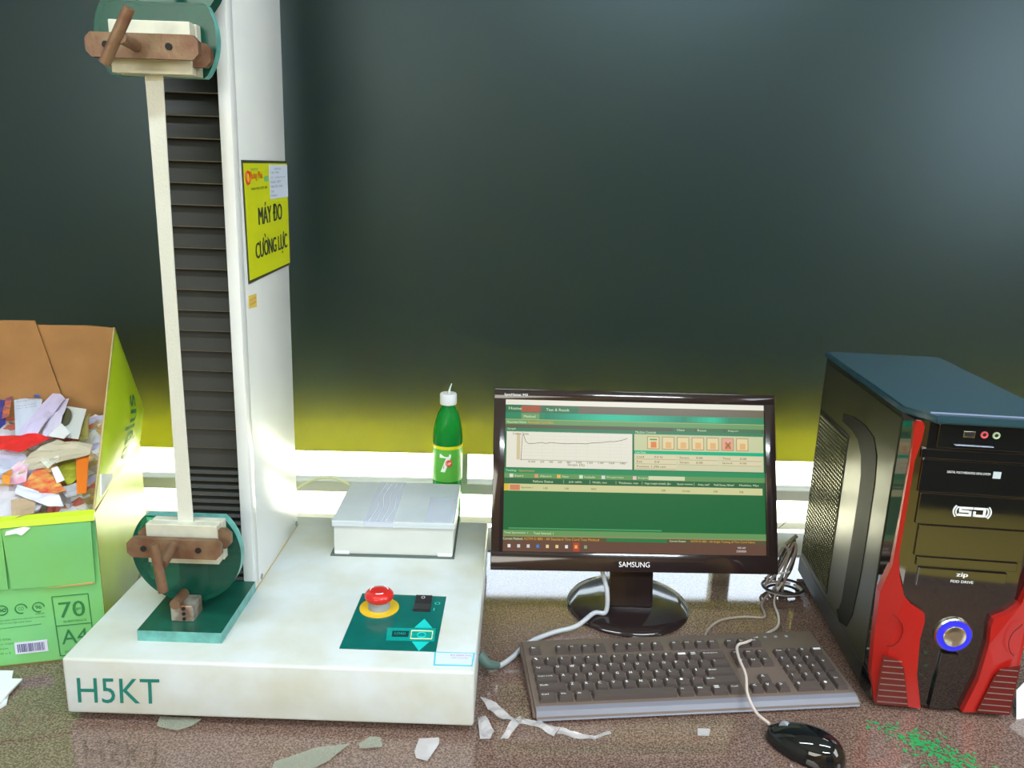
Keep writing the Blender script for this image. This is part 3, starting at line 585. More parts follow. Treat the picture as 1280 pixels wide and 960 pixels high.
bm = bmesh.new(); prism(bm, [(0.001, 0, 0.027), (0.001, 0, 0.034), (0.021, 0, 0.034), (0.021, 0, 0.029), (0.011, 0, 0.000), (0.003, 0, 0.000), (0.0125, 0, 0.027)], (0, 0.0003, 0))
for v in bm.verts: # wrap on the label
    a = (v.co.x - 0.013) / R; zz = v.co.z; q_ = R + .0007 + v.co.y * 2; v.co = Vector((math.sin(a) * q_, -math.cos(a) * q_, 0.138 + zz))
link('label_digit', bm, M_white_p, lb)
bm = bmesh.new(); cyl(bm, (0.005, -(R + .0004), 0.155), (0, -1, 0), 0.0062, 0.0014, 20); link('label_spot', bm, mat('label_red', (0.75, 0.04, 0.03), 0.4), lb)
textobj('label_text', 'UP', (0.001, -(R + .0021), 0.1525), (1, 0, 0), (0, 0, 1), M_white_p, lb, w=0.008, h=0.005, bold=0.03)
link('cap', lathe(bmesh.new(), (0, 0, 0), [(0.0148, 0.2600), (0.0154, 0.2615), (0.0154, 0.2775), (0.0142, 0.2800)], 36), M_capwhite, b0, smooth=True)
link('straw', tube(bmesh.new(), [(0.0005, 0, 0.279), (0.002, 0, 0.287), (0.0055, 0, 0.298)], 0.0022, 8, 4, 0, 0.0010), M_straw, b0, smooth=True)

# cord arching over the window rail
o = link('yellow_cord', tube(bmesh.new(), [WM @ Vector(p) for p in ((-0.52, -0.012, 0.055), (-0.496, -0.012, 0.0735), (-0.470, -0.012, 0.086), (-0.445, -0.012, 0.089), (-0.420, -0.012, 0.083), (-0.395, -0.012, 0.066), (-0.37, -0.012, 0.03), (-0.36, -0.012, 0.0))], 0.0022, 8), mat('pale_yellow', (0.62, 0.62, 0.34), 0.5), None, smooth=True)
root(o, WM @ Vector((-0.36, -0.012, 0))); tag(o, 'thin pale yellow cord arching before the window rail between column and carton', 'cord')

# ================================================================== MONITOR
MO = Vector(D['monO']); MXv = Vector(D['monX']); MYv = Vector(D['monY']); MZv = MXv.cross(MYv)
mon = thing('monitor', 'wide black computer monitor showing a green program with a graph', 'monitor', (0.196, 1.155, 0))
MF = Matrix((MXv, MYv, MZv)).transposed().to_4x4(); MF.translation = MO
def mp(name, bm, m_, parent=None, **k):
    bmesh.ops.transform(bm, matrix=MF, verts=bm.verts); return link(name, bm, m_, parent or mon, world=True, **k)
# bezel as four bars round the screen
sl, sr, sb, stp = -0.2010, 0.2035, 0.0280, 0.2588
L_, R__, H_ = -0.2190, 0.2205, 0.2752
link_parts = []
mp('back_shell', bx(bmesh.new(), L_ + .004, R__ - .004, 0.004, H_ - .004, -0.030, -0.004, 0.006), M_blackp, smooth=True)
bm = bmesh.new()
bx(bm, L_, R__, stp, H_, -0.014, 0.0030, 0.0012); bx(bm, L_, R__, 0.0, sb, -0.014, 0.0030, 0.0012)
bx(bm, L_, sl, sb - .002, stp + .002, -0.014, 0.0030, 0.0012); bx(bm, sr, R__, sb - .002, stp + .002, -0.014, 0.0030, 0.0012)
bez = mp('bezel', bm, M_bezel, smooth=True)
MXl, MYl = (1, 0, 0), (0, 1, 0)
def mtext(name, rows, m_, parent, lift, bold=0.0):
    bm = bmesh.new()
    for s_, x_, y_, w_, h_ in rows: text(bm, s_, (x_, y_, lift), MXl, MYl, w_, h_, 0, 0, bold)
    bmesh.ops.transform(bm, matrix=MF @ Matrix.Identity(4), verts=bm.verts); bmesh.ops.transform(bm, matrix=inv_of(parent), verts=bm.verts)
    me = bpy.data.meshes.new(name); bm.to_mesh(me); bm.free(); me.materials.append(m_)
    o = bpy.data.objects.new(name, me); COL.objects.link(o); o.parent = parent
    if name == 'screen_text': o['kind'] = 'stuff'
    return o
mtext('maker_lettering', [('SAMSUNG', -0.0245, 0.0075, 0.0470, 0.0078)], M_white_p, bez, 0.0034, 0.0)
mtext('model_lettering', [('SyncMaster 943', -0.2035, 0.2635, 0.036, 0.0045)], M_white_p, bez, 0.0034)
# screen picture
SW, SH = sr - sl, stp - sb
pal = {}
def sc_mat(c):
    if c not in pal: pal[c] = emis('screen_%d' % len(pal), c, 1.0)
    return pal[c]
screen = mp('screen', bx(bmesh.new(), sl - .001, sr + .001, sb - .001, stp + .001, -0.012, -0.0010), emis('screen_base', (0.012, 0.135, 0.04), 1.0))
def sq_(name, rects, parent=None):
    bm = bmesh.new(); ms = []
    for (x0, x1, y0, y1, c, lv) in rects:
        mt = sc_mat(c)
        if mt not in ms: ms.append(mt)
        quad(bm, (0, 0, 0), MXl, MYl, sl + x0 * SW, sl + x1 * SW, stp - y1 * SH, stp - y0 * SH, -0.0010 + 0.00015 * lv, ms.index(mt))
    return mp(name, bm, ms, parent or screen)
WH = (0.76, 0.74, 0.62); CRM = (0.55, 0.58, 0.33); BR = (0.13, 0.10, 0.055); GR = (0.045, 0.22, 0.07); DG = (0.012, 0.14, 0.05); EM = (0.0, 0.42, 0.20); LG = (0.13, 0.30, 0.10); OR = (0.75, 0.32, 0.04); TX = (0.62, 0.75, 0.45)
rects = [(0, 1, 0, .034, WH, 1), (0, 1, .034, .085, BR, 1), (0, .10, .034, .085, DG, 2), (.14, .28, .04, .085, DG, 2), (.06, .13, .04, .083, (0.35, 0.07, 0.02), 3), (0, 1, .085, .13, (0.01, 0.22, 0.09), 1)]
for k in range(12): # gradient highlight in the ribbon
    w_ = .30 - .022 * k; c_ = (0.0, 0.20 + .025 * k, 0.10 + .016 * k); rects.append((.42 - w_ * .9, .42 + w_, .087, .128, c_, 2 + k * .1))
for k in range(6): rects.append((.80 - .02 * (6 - k), .80 + .012 * (6 - k), .090, .126, (0.0, 0.22 + .05 * k, 0.10 + .03 * k), 4 + k * .1))
rects += [(.06, .13, .09, .13, LG, 3), (0, 1, .130, .135, (.35, .42, .15), 3), (0, 1, .135, .165, LG, 1), (0, 1, .165, .19, (0.09, .10, .05), 1), (0, 1, .19, .215, (.03, .20, .09), 1)]
sq_('toolbar_image', rects)
sq_('graph_image', [(.006, .488, .212, .452, WH, 1), (.045, .058, .225, .40, (.62, .52, .30), 2)])
gl = bmesh.new()
for k in range(8): quad(gl, (0, 0, 0), MXl, MYl, sl + .06 * SW, sl + .47 * SW, stp - (.24 + .022 * k) * SH - .0002, stp - (.24 + .022 * k) * SH, -0.0010 + .0004)
for k in range(9): quad(gl, (0, 0, 0), MXl, MYl, sl + (.10 + .043 * k) * SW - .0001, sl + (.10 + .043 * k) * SW + .0001, stp - .405 * SH, stp - .23 * SH, -0.0010 + .0004)
mp('grid_lines', gl, sc_mat((.58, .56, .46)), screen)
gp = [(.062, .405), (.066, .24), (.070, .232), (.078, .275), (.088, .293), (.11, .292), (.14, .284), (.155, .290), (.175, .283), (.20, .287), (.24, .289), (.27, .285), (.31, .287), (.33, .280), (.37, .275), (.40, .268), (.42, .268), (.45, .256), (.468, .245)]
bm = bmesh.new(); tube(bm, [(sl + a * SW, stp - b_ * SH, -0.0003) for a, b_ in gp], 0.0004, 5, 1); tube(bm, [(sl + .06 * SW, stp - .40 * SH, -0.0003), (sl + .47 * SW, stp - .405 * SH, -0.0003)], 0.0003, 5, 1)
mp('graph_curve', bm, sc_mat((.12, .10, .06)), screen)
rects = [(.495, .996, .212, .322, CRM, 1), (.495, .996, .322, .345, EM, 1), (.495, .996, .345, .452, (.60, .60, .38), 1)]
for r_ in range(3):
    for c_ in range(3):
        if r_ == 2 and c_ > 0: continue
        rects.append((.50 + .165 * c_, .657 + .165 * c_, .352 + .032 * r_, .376 + .032 * r_, (.68, .62, .40), 2)); rects.append((.50 + .165 * c_, .657 + .165 * c_, .378 + .032 * r_, .3805 + .032 * r_, (.42, .32, .16), 3))
sq_('data_panel_image', rects)
for k in range(7):
    x_ = .545 + .0575 * k
    rects = [(x_, x_ + .048, .226, .312, (.45, .25, .12), 2), (x_ + .003, x_ + .045, .231, .307, (.72, .62, .34) if k != 5 else (.72, .36, .26), 3), (x_ + .014, x_ + .036, .262, .302, (.70, .22, .06) if k in (0, 5) else (.72, .42, .16), 4)]
    if k == 0: rects.append((x_ + .010, x_ + .038, .242, .252, (.05, .35, .10), 5))
    sq_('screen_icon', rects)
sq_('table_image', [(0, 1, .456, .490, (.02, .26, .10), 1), (0, 1, .490, .522, LG, 1), (0, 1, .522, .558, (.025, .13, .05), 1), (.55, .69, .492, .518, (.62, .66, .40), 2), (.0, .99, .560, .606, (.60, .60, .30), 1), (0, .018, .560, .606, (.70, .48, .05), 2), (.022, .060, .566, .602, (.62, .22, .10), 2),
                    (.02, .60, .846, .856, (.06, .30, .12), 2), (0, 1, .862, .896, LG, 1), (0, 1, .896, .905, (.26, .26, .12), 1), (0, 1, .905, .930, (.10, .085, .04), 1), (.39, .62, .907, .928, (.02, .20, .06), 2), (0, 1, .930, 1.0, (.13, .065, .045), 1)])
tcs = [(.8, .78, .75), (.6, .62, .6), (.6, .62, .6), (.05, .2, .6), (.75, .6, .3), (.7, .6, .25), (.75, .75, .78), (.8, .40, .10), (.25, .35, .2)]
for k in range(7):
    x_ = (.02, .115, .20, .285, .37, .49, .605)[k]; sq_('screen_icon', [(x_, x_ + .014, .495, .518, ((.7, .7, .6), (.7, .3, .15), (.75, .45, .1), (.6, .75, .55), (.6, .7, .6), (.75, .55, .5), (.6, .65, .55))[k], 2)])
    if k < 6: sq_('column_rule', [(.225 + .10 * k, .2265 + .10 * k, .528, .552, (.35, .5, .3), 2)])
sq_('panel_button', [(.645, .73, .168, .188, (.05, .16, .06), 2), (.74, .84, .168, .188, (.05, .16, .06), 2), (.85, .99, .168, .188, (.05, .16, .06), 2)])
for k, c in enumerate(tcs):
    x_ = .018 + .036 * k; sq_('taskbar_icon', [(x_, x_ + .011, .955, .976, c, 2)] + ([(x_ - .006, x_ + .018, .938, .994, (.45, .06, .03), 1.5)] if k == 7 else []))
def sy(v): return stp - v * SH
def sx(u): return sl + u * SW
hdr = []
for s_, u0, w_ in (('Failure Status', .11, .075), ('Job table', .245, .05), ('Width, mm', .335, .055), ('Thickness, mm', .435, .075), ('Gage Length (initial), mm', .535, .10), ('Speed: mm/min', .66, .06), ('Area, mm²', .74, .045), ('Yield Stress, N/mm²', .80, .08), ('Modulus, Mpa', .90, .075)):
    hdr.append((s_, sx(u0), sy(.550), w_ * SW, .0036))
mtext('screen_text', hdr + [('Graph', sx(.008), sy(.205), .013, .0036), ('Machine Controls', sx(.50), sy(.207), .032, .0036), ('Live Data', sx(.50), sy(.341), .016, .003), ('Measurement Method:', sx(.006), sy(.158), .030, .0036),
      ('Testing: ', sx(.006), sy(.482), .016, .0036), ('Total Specimens: 1', sx(.004), sy(.889), .036, .0036), ('Total Selected: 1', sx(.115), sy(.889), .030, .0036), ('Current Method:', sx(.0), sy(.926), .030, .0036), ('Current Output:', sx(.63), sy(.926), .025, .0036),
      ('Start', sx(.038), sy(.514), .014, .0034), ('Abort', sx(.135), sy(.514), .018, .0034), ('New', sx(.22), sy(.514), .010, .0034), ('Include', sx(.305), sy(.514), .016, .0034), ('Properties', sx(.39), sy(.514), .026, .0034), ('Export', sx(.51), sy(.514), .022, .0034), ('Close', sx(.66), sy(.186), .012, .0032), ('Reset', sx(.74), sy(.186), .014, .0032), ('Report', sx(.86), sy(.186), .016, .0032), ('Home', sx(.012), sy(.068), .020, .0045), ('Test & Result', sx(.155), sy(.072), .036, .0042), ('Method', sx(.07), sy(.120), .018, .004)], sc_mat(TX), screen, -0.0001, 0.01)
mtext('screen_text', [('Automobile Cord Fabric', sx(.085), sy(.158), .040, .0040), ('Specimens', sx(.055), sy(.482), .024, .0036), ('ASTM D 885 - 04 Standard Tire Cord Test Method', sx(.078), sy(.926), .115, .0038), ('ASTM D 885 - 04 Single Testing of Tire Cord Fabric', sx(.71), sy(.926), .100, .0038)], sc_mat(OR), screen, -0.0001, 0.01)
mtext('screen_text', [('Load vs Strain', sx(.03), sy(.235), .024, .0034), ('Strain (%)', sx(.24), sy(.440), .026, .0045), ('0.00    20    40    60    80    100    120    140    160    180', sx(.09), sy(.418), .150, .0028), ('Specimen 1', sx(.065), sy(.592), .018, .0034), ('1.00', sx(.15), sy(.592), .006, .003), ('1.00', sx(.23), sy(.592), .006, .003), ('250.0', sx(.33), sy(.592), .008, .003), ('500', sx(.60), sy(.592), .006, .003), ('Current', sx(.68), sy(.592), .012, .003), ('0.00', sx(.80), sy(.592), .006, .003), ('0.00', sx(.90), sy(.592), .006, .003),
      ('Load:         0.0 N', sx(.505), sy(.371), .040, .0032), ('Ext:          0.0', sx(.505), sy(.403), .035, .0032), ('Position: 1.296 mm', sx(.505), sy(.435), .045, .0032), ('Stress:      0.00', sx(.67), sy(.371), .036, .0032), ('Strain:      0.00', sx(.67), sy(.403), .036, .0032), ('Time:        0.00', sx(.835), sy(.371), .038, .0032), ('Speed:      0.00', sx(.835), sy(.403), .038, .0032), ('X', sx(.846), sy(.297), .010, .010)], sc_mat((.16, .12, .05)), screen, -0.0001, 0.01)
mtext('screen_text', [('9:05 AM', sx(.89), sy(.960), .012, .0030), ('2/20/2020', sx(.885), sy(.982), .015, .0030)], sc_mat((.8, .75, .72)), screen, -0.0001)
# stand
lathe_m = Matrix.Translation((0.197, 1.155, 0)) @ Matrix.Diagonal((1.0, 0.98, 1, 1))
link('stand_base', lathe(bmesh.new(), (0, 0, 0), [(0.096, 0.0), (0.097, 0.003), (0.094, 0.007), (0.080, 0.0105), (0.05, 0.0125), (0.02, 0.013)], 64, M=lathe_m), M_bezel, mon, world=True, smooth=True)
bm = bmesh.new()
prism(bm, [(0.1640, 1.128, 0.011), (0.1640, 1.190, 0.011), (0.1640, 1.212, 0.17), (0.1640, 1.178, 0.17), (0.1640, 1.152, 0.085)], (0.068, 0, 0)); bmesh.ops.bevel(bm, geom=bm.edges[:], offset=0.003, segments=2, affect='EDGES')
link('stand_neck', bm, M_bezel, mon, world=True, smooth=True)

# ================================================================== KEYBOARD
KW, KD = 0.4332, 0.1386
kb = thing('keyboard', 'full size black keyboard, slightly turned, below the monitor', 'keyboard', (0.0409, 0.8649, 0), 0.1239)
def kz(y): return 0.0125 + 0.085 * y          # deck height
bm = bmesh.new()
prof_ = [(0.0, -0.004, 0.002), (0.0, KD + 0.002, 0.006), (0.0, KD + 0.003, kz(KD) - .002), (0.0, KD, kz(KD)), (0.0, 0.012, kz(0.012)), (0.0, 0.002, 0.0105), (0.0, -0.006, 0.006)]
prism(bm, prof_, (KW, 0, 0)); bmesh.ops.bevel(bm, geom=[e for e in bm.edges if abs((e.verts[0].co - e.verts[1].co).x) < 1e-6], offset=0.003, segments=2, affect='EDGES')
kbody = link('case', bm, M_kbody, kb, smooth=True)
link('front_lip', prism(bmesh.new(), [(0.004, -0.0075, 0.004), (0.004, 0.0015, 0.0118), (0.004, 0.0085, 0.0136), (0.004, 0.0085, 0.0120), (0.004, -0.006, 0.003)], (KW - .008, 0, 0)), M_klip, kb)
for x_ in (0.03, KW - .05):
    link('rubber_foot', box(x_, x_ + .02, 0.0, 0.01, 0, 0.0035), M_rubber, kb)
    link('rubber_foot', box(x_, x_ + .02, KD - .02, KD - .005, 0, 0.007), M_rubber, kb)
for k in range(3): link('indicator_light', box(0.355 + .016 * k, 0.359 + .016 * k, KD - .011, KD - .008, kz(KD) - .002, kz(KD) + 0.0006), M_grayp, kb)
UU = 0.01825; VV = 0.0170; X0K = 0.0088; Y0K = 0.0130
kcache = {}
def key_mesh(w, h, leg):
    kk = (round(w, 4), round(h, 4), leg)
    if kk in kcache: return kcache[kk]
    bm = bmesh.new(); g = 0.0012; hx, hy = w / 2 - g, h / 2 - g
    b0_ = [bm.verts.new((sx_ * hx, sy_ * hy, 0)) for sx_, sy_ in ((-1, -1), (1, -1), (1, 1), (-1, 1))]
    t0_ = [bm.verts.new((sx_ * (hx - .0017), sy_ * (hy - .0014) + .0006, 0.0068)) for sx_, sy_ in ((-1, -1), (1, -1), (1, 1), (-1, 1))]
    bm.faces.new(t0_); bm.faces.new(b0_[::-1])
    for i_ in range(4): bm.faces.new((b0_[i_], b0_[(i_ + 1) % 4], t0_[(i_ + 1) % 4], t0_[i_]))
    bmesh.ops.bevel(bm, geom=[e for e in bm.edges if e.verts[0].co.z > .006 or e.verts[1].co.z > .006], offset=0.0007, segments=2, affect='EDGES')
    bmesh.ops.recalc_face_normals(bm, faces=bm.faces)
    if leg:
        hh = 0.0040 if len(leg) == 1 else 0.0026; text(bm, leg, (-hx + .0034, 0.0004, 0.00695), (1, 0, 0), (0, 1, 0), None if len(leg) < 4 else min(w - .007, .0022 * len(leg)), hh, 1, 0, 0.02)
    me = bpy.data.meshes.new('key'); bm.to_mesh(me); bm.free(); me.materials.append(M_key); me.materials.append(M_white_p); kcache[kk] = me; return me
def key(u, v, w, leg, h=1.0):
    o = bpy.data.objects.new('key', key_mesh(w * UU, h * VV, leg)); COL.objects.link(o); o.parent = kb
    y = Y0K + (v + h / 2) * VV; o.location = (X0K + (u + w / 2) * UU, y, kz(y) - 0.0006); o.rotation_euler = (0.085, 0, 0)
def rowk(v, u, items):
    for it in items:
        if isinstance(it, (int, float)): u += it; continue
        leg, w = it if isinstance(it, tuple) else (it, 1.0)
        key(u, v, w, leg); u += w
rowk(5.45, 0, ['Esc', 1, 'F1', 'F2', 'F3', 'F4', .5, 'F5', 'F6', 'F7', 'F8', .5, 'F9', 'F10', 'F11', 'F12', .4, 'Prt', 'Scr', 'Brk'])
rowk(4, 0, list('`1234567890-=') + [('Backspace', 2), .4, 'Ins', 'Hm', 'Pg', .4, 'Num', '/', '*', '-'])
rowk(3, 0, [('Tab', 1.5)] + list('QWERTYUIOP[]') + [('\\', 1.5), .4, 'Del', 'End', 'Pn', .4, '7', '8', '9'])
rowk(2, 0, [('Caps Lock', 1.75)] + list("ASDFGHJKL;'") + [('Enter', 2.25), 3.8, '4', '5', '6'])
rowk(1, 0, [('Shift', 2.25)] + list('ZXCVBNM,./') + [('Shift', 2.75), 1.4, '^', 1.4, '1', '2', '3'])
rowk(0, 0, [('Ctrl', 1.35), ('Win', 1.2), ('Alt', 1.25), ('', 6.2), ('Alt', 1.25), ('Win', 1.25), ('=', 1.25), ('Ctrl', 1.25), .4, '<', 'v', '>', .4, ('0', 2), '.'])
key(21.8, 2, 1, '+', 2); key(21.8, 0, 1, 'Ent', 2)

# ================================================================== COMPUTER TOWER
TW, TD, TH = 0.1760, 0.3300, 0.3900
tw = thing('computer_tower', 'black and red computer tower with glossy front and round blue button', 'computer', (0.4844, 0.9549, 0), -0.0841)
tpp = lambda name, bm, m_, parent=None, **k: link(name, bm, m_, parent or tw, **k)
tpp('chassis', box(0.002, TW - .002, 0.004, TD, 0.008, TH, 0.001), M_tside)
sp = tpp('side_panel', box(-0.0012, 0.0022, -0.0025, TD - .01, 0.040, TH - .006, 0.0008), M_tside)
tpp('side_panel', box(TW - .0022, TW + 0.0012, -0.0025, TD - .01, 0.040, TH - .006, 0.0008), M_tside)
tpp('bottom_skirt', box(0.0, TW, 0.0, TD, 0.008, 0.037, 0.001), M_blackp)
for y in (0.03, TD - .04):
    for x in (0.02, TW - .03): tpp('foot', cyl(bmesh.new(), (x, y, 0), (0, 0, 1), 0.012, 0.008, 14), M_rubber)
def spanel(pts, x0=-0.0012, t=-0.0009): return prism(bmesh.new(), [(x0, a, b_) for a, b_ in pts], (t, 0, 0))
chan = [(0.205, 0.318), (0.158, 0.3175), (0.130, 0.3120), (0.110, 0.296), (0.100, 0.270), (0.0975, 0.245), (0.098, 0.190), (0.100, 0.130), (0.1020, 0.075), (0.108, 0.0595), (0.118, 0.052), (0.100, 0.0425), (0.070, 0.052), (0.0550, 0.080), (0.0480, 0.135), (0.0470, 0.20), (0.0480, 0.280), (0.055, 0.315), (0.075, 0.334), (0.110, 0.340), (0.160, 0.338), (0.205, 0.330)]
tpp('channel', spanel(chan, -0.0012, -0.0008), mat('channel_dark', (0.006, 0.006, 0.005), 0.55, spec=0.15), sp)
vf = tpp('vent_field', spanel([(0.168, 0.050), (0.168, 0.306), (0.313, 0.306), (0.313, 0.050)], -0.0012, -0.0006), mat('vent_dark', (0.006, 0.006, 0.004), 0.6, spec=0.15), sp)
bm = bmesh.new(); rz = 0
zz = 0.055
while zz < 0.303:
    yy = 0.172 + (0.0035 if rz % 2 else 0)
    while yy < 0.311:
        cyl(bm, (-0.0018, yy, zz), (-1, 0, 0), 0.0028, 0.0012, 6, 0, 0.0016); yy += 0.0070
    zz += 0.0062; rz += 1
o = link('vent_mesh', bm, mat('vent_stud', (0.13, 0.13, 0.06), 0.25, metal=0.6), tw); o['kind'] = 'stuff'
bm = bmesh.new(); tube(bm, [(-0.002, 0.168, 0.306), (-0.002, 0.313, 0.306), (-0.002, 0.313, 0.050)], 0.0008, 6, 1); tpp('vent_rim', bm, M_tside, sp)
# lid
bm = prism(bmesh.new(), [(-0.002, TD + .002, TH), (TW + .002, TD + .002, TH), (TW + .002, -0.002, TH), (TW - .022, -0.044, TH), (0.022, -0.044, TH), (-0.002, -0.002, TH)], (0, 0, 0.0095))
bmesh.ops.bevel(bm, geom=bm.edges[:], offset=0.002, segments=2, affect='EDGES')
ld = tpp('lid', bm, M_ttop, smooth=True)
tpp('lid_ridge', box(0.02, TW - .02, -0.0305, -0.0290, TH + .0095, TH + .0108), mat('ridge_metal', (0.45, 0.52, 0.75), 0.25, 0.5), ld)
# front
fr = tpp('front_shell', prism(bmesh.new(), [(0.000, -0.001, 0.006), (0.004, -0.028, 0.006), (0.020, -0.034, 0.006), (TW - .020, -0.034, 0.006), (TW - .004, -0.028, 0.006), (TW, -0.001, 0.006)], (0, 0, TH - .006)), M_tgloss)
YF = -0.034
def plate(name, x0, x1, z0, z1, m_=M_tgloss, dy=0.003, parent=None, bev=0.0008): return tpp(name, box(x0, x1, YF - dy, YF + .001, z0, z1, bev), m_, parent or tw)
XR = 0.18
io = plate('port_panel', 0.030, 0.150, 0.3590, 0.3885)
plate('port_shelf', 0.050, 0.0945, 0.3632, 0.3645, mat('shelf_metal', (0.4, 0.45, 0.6), 0.25, 0.6), 0.006, io)
plate('usb_port', 0.0585, 0.0715, 0.3735, 0.3815, M_chrome, 0.0035, io, 0.0003); plate('usb_slot', 0.0595, 0.0705, 0.3752, 0.3800, M_hole, 0.0038, io, 0.0)
for x_, m_ in ((0.0820, mat('jack_pink', (0.75, 0.10, 0.12), 0.4)), (0.0957, mat('jack_green', (0.45, 0.55, 0.35), 0.4))):
    bm = bmesh.new(); tube(bm, [(x_ + 0.0033 * math.cos(k * .314), YF - .0036, 0.3781 + 0.0033 * math.sin(k * .314)) for k in range(21)], 0.0012, 6, 1); j_ = tpp('audio_jack', bm, m_, io)
    tpp('jack_hole', cyl(bmesh.new(), (x_, YF - .003, 0.3781), (0, -1, 0), 0.0024, 0.0006, 14), M_hole, io)
plate('bay_strip', 0.014, XR - .014, 0.3448, 0.3565)
p1 = plate('bay_cover', 0.017, XR - .017, 0.3020, 0.3435)
textobj('bay_text', 'DIGITAL MULTI-MEDIA/FDD DRIVE SYSTEM', (0.0475, YF - .003, 0.3280), (1, 0, 0), (0, 0, 1), M_white_p, p1, w=0.050, h=0.0028, lift=0.0004)
tpp('bay_badge', box(0.1005, 0.1095, YF - .0036, YF - .003, 0.3245, 0.3330), mat('badge_grey', (0.5, 0.58, 0.62), 0.4), p1)
p2 = plate('bay_cover', 0.021, XR - .021, 0.2600, 0.3005)
plate('bay_cover', 0.026, XR - .026, 0.2175, 0.2585)
plate('bay_strip', 0.030, XR - .030, 0.2045, 0.2160)
p4 = plate('floppy_cover', 0.034, 0.1400, 0.1765, 0.2015)
textobj('floppy_text', 'zip', (0.0800, YF - .003, 0.1915), (1, 0, 0), (0, 0, 1), M_white_p, p4, w=0.0135, h=0.0075, bold=0.04)
textobj('floppy_text', 'FDD DRIVE', (0.0745, YF - .003, 0.1848), (1, 0, 0), (0, 0, 1), M_white_p, p4, w=0.0270, h=0.0034, bold=0.02)
# SD emblem: slab letters with arcs
bm = bmesh.new(); ex_, ez_ = 0.0685, 0.2738
def er(a, b_, c, d): bx(bm, ex_ + a, ex_ + b_, YF - .0036, YF - .003, ez_ + c, ez_ + d)
def sk(x_, z_): return x_ + 0.0
for a, b_, c, d in ((0.002, .0165, .0092, .0120), (.0005, .0035, .0062, .0120), (0.001, .0155, .0048, .0076), (.0125, .0155, 0, .0076), (0, .0145, 0, .0028), (.0175, .0315, .0092, .0120), (.0175, .0205, 0, .0068), (.0175, .0315, 0, .0028), (.0290, .0320, .0010, .0112)): er(a, b_, c, d)
for sgn, cc in ((-1, 0.0105), (1, 0.0215)):
    for k, rr_ in enumerate((0.0135, 0.0165)):
        tube(bm, [(ex_ + cc + sgn * rr_ * math.cos(t), YF - .0034, ez_ + .006 + rr_ * 0.75 * math.sin(t)) for t in [-.62 + .155 * q for q in range(9)]], 0.0009, 6, 1)
tpp('emblem', bm, M_white_p, p2)
# red trims
left = [(0.0035, 0.386), (0.0055, 0.3895), (0.0105, 0.3895), (0.0125, 0.384), (0.0120, 0.367), (0.0085, 0.340), (0.0085, 0.215), (0.0120, 0.190), (0.0200, 0.1640), (0.0330, 0.1500), (0.0485, 0.1410), (0.0500, 0.1300), (0.0480, 0.1050), (0.0520, 0.0550), (0.0640, 0.006), (0.0080, 0.006), (0.0000, 0.045), (-0.0030, 0.100), (-0.0045, 0.160), (0.0035, 0.200), (0.0045, 0.340)]
for side in (0, 1):
    P = [(a if side == 0 else XR - a, YF + 0.004, b_) for a, b_ in left]
    if side: P = [(min(p[0], TW + .004), p[1], p[2]) for p in P]
    bm = prism(bmesh.new(), P, (0, -0.0125, 0))
    for v in bm.verts: # trims wrap backwards at the outer edge
        e = (0.020 - v.co.x) if side == 0 else (v.co.x - (XR - 0.020))
        if e > 0: v.co.y += e * 0.55
    rt = tpp('red_trim', bm, M_tred)
    cxa = 0.0045 if side == 0 else XR - 0.0045
    if side: cxa = min(cxa, TW)
    b3 = bmesh.new(); tube(b3, [(cxa + (1 if side == 0 else -1) * 0.021 * math.cos(q), YF - .0088 + (0.0045 if abs(q) > 1.1 else 0.0), 0.1130 + 0.024 * math.sin(q)) for q in [-1.25 + .25 * k for k in range(11)]], 0.0006, 6, 1)
    tpp('trim_groove', b3, mat('groove_red', (0.16, 0.006, 0.005), 0.3), rt)
    xx0, xx1 = (0.006, 0.0445) if side == 0 else (XR - .0445, XR - .010)
    vp = tpp('vent_plate', prism(bmesh.new(), [(a if side == 0 else XR - a, YF - .0082, b_) for a, b_ in ((0.006, 0.008), (0.0480, 0.008), (0.0400, 0.040), (0.0340, 0.064), (0.026, 0.0735), (0.006, 0.080))], (0, -0.0012, 0)), mat('vent_red_dark', (0.13, 0.015, 0.012), 0.25), rt)
    for q in range(8):
        z_ = 0.012 + 0.0086 * q; xe = 0.0465 - max(0, z_ - 0.01) * 0.26
        a0, a1 = (0.008, xe) if side == 0 else (XR - xe, XR - .008)
        tpp('vent_slat', box(a0, a1, YF - .0105, YF - .0092, z_, z_ + .0008), mat('slat', (0.20, 0.13, 0.12), 0.4), rt)
# power button
pb = tpp('power_button', lathe(bmesh.new(), (0, 0, 0), [(0.0225, 0), (0.0232, 0.003), (0.0218, 0.005), (0.0212, 0.0042)], 48, M=Matrix.Translation((0.0900, YF, 0.1120)) @ Matrix.Rotation(math.pi / 2, 4, 'X')), M_chrome, smooth=True)
tpp('button_ring', lathe(bmesh.new(), (0, 0, 0), [(0.0208, 0.0040), (0.0205, 0.0056), (0.014, 0.0058)], 48, M=Matrix.Translation((0.0900, YF, 0.1120)) @ Matrix.Rotation(math.pi / 2, 4, 'X')), M_bluering, pb, smooth=True)
tpp('button_cap', lathe(bmesh.new(), (0, 0, 0), [(0.0142, 0.0045), (0.0140, 0.0072), (0.0125, 0.0080), (0.004, 0.0076)], 48, M=Matrix.Translation((0.0900, YF, 0.1120)) @ Matrix.Rotation(math.pi / 2, 4, 'X')), M_chrome, pb, smooth=True)
for z_, m_ in ((0.0670, M_chrome), (0.0435, M_blackp)): tpp('indicator_lamp', lathe(bmesh.new(), (0, 0, 0), [(0.0034, 0), (0.0034, 0.0015), (0.0018, 0.003)], 20, M=Matrix.Translation((0.0903, YF, z_)) @ Matrix.Rotation(math.pi / 2, 4, 'X')), m_, smooth=True)
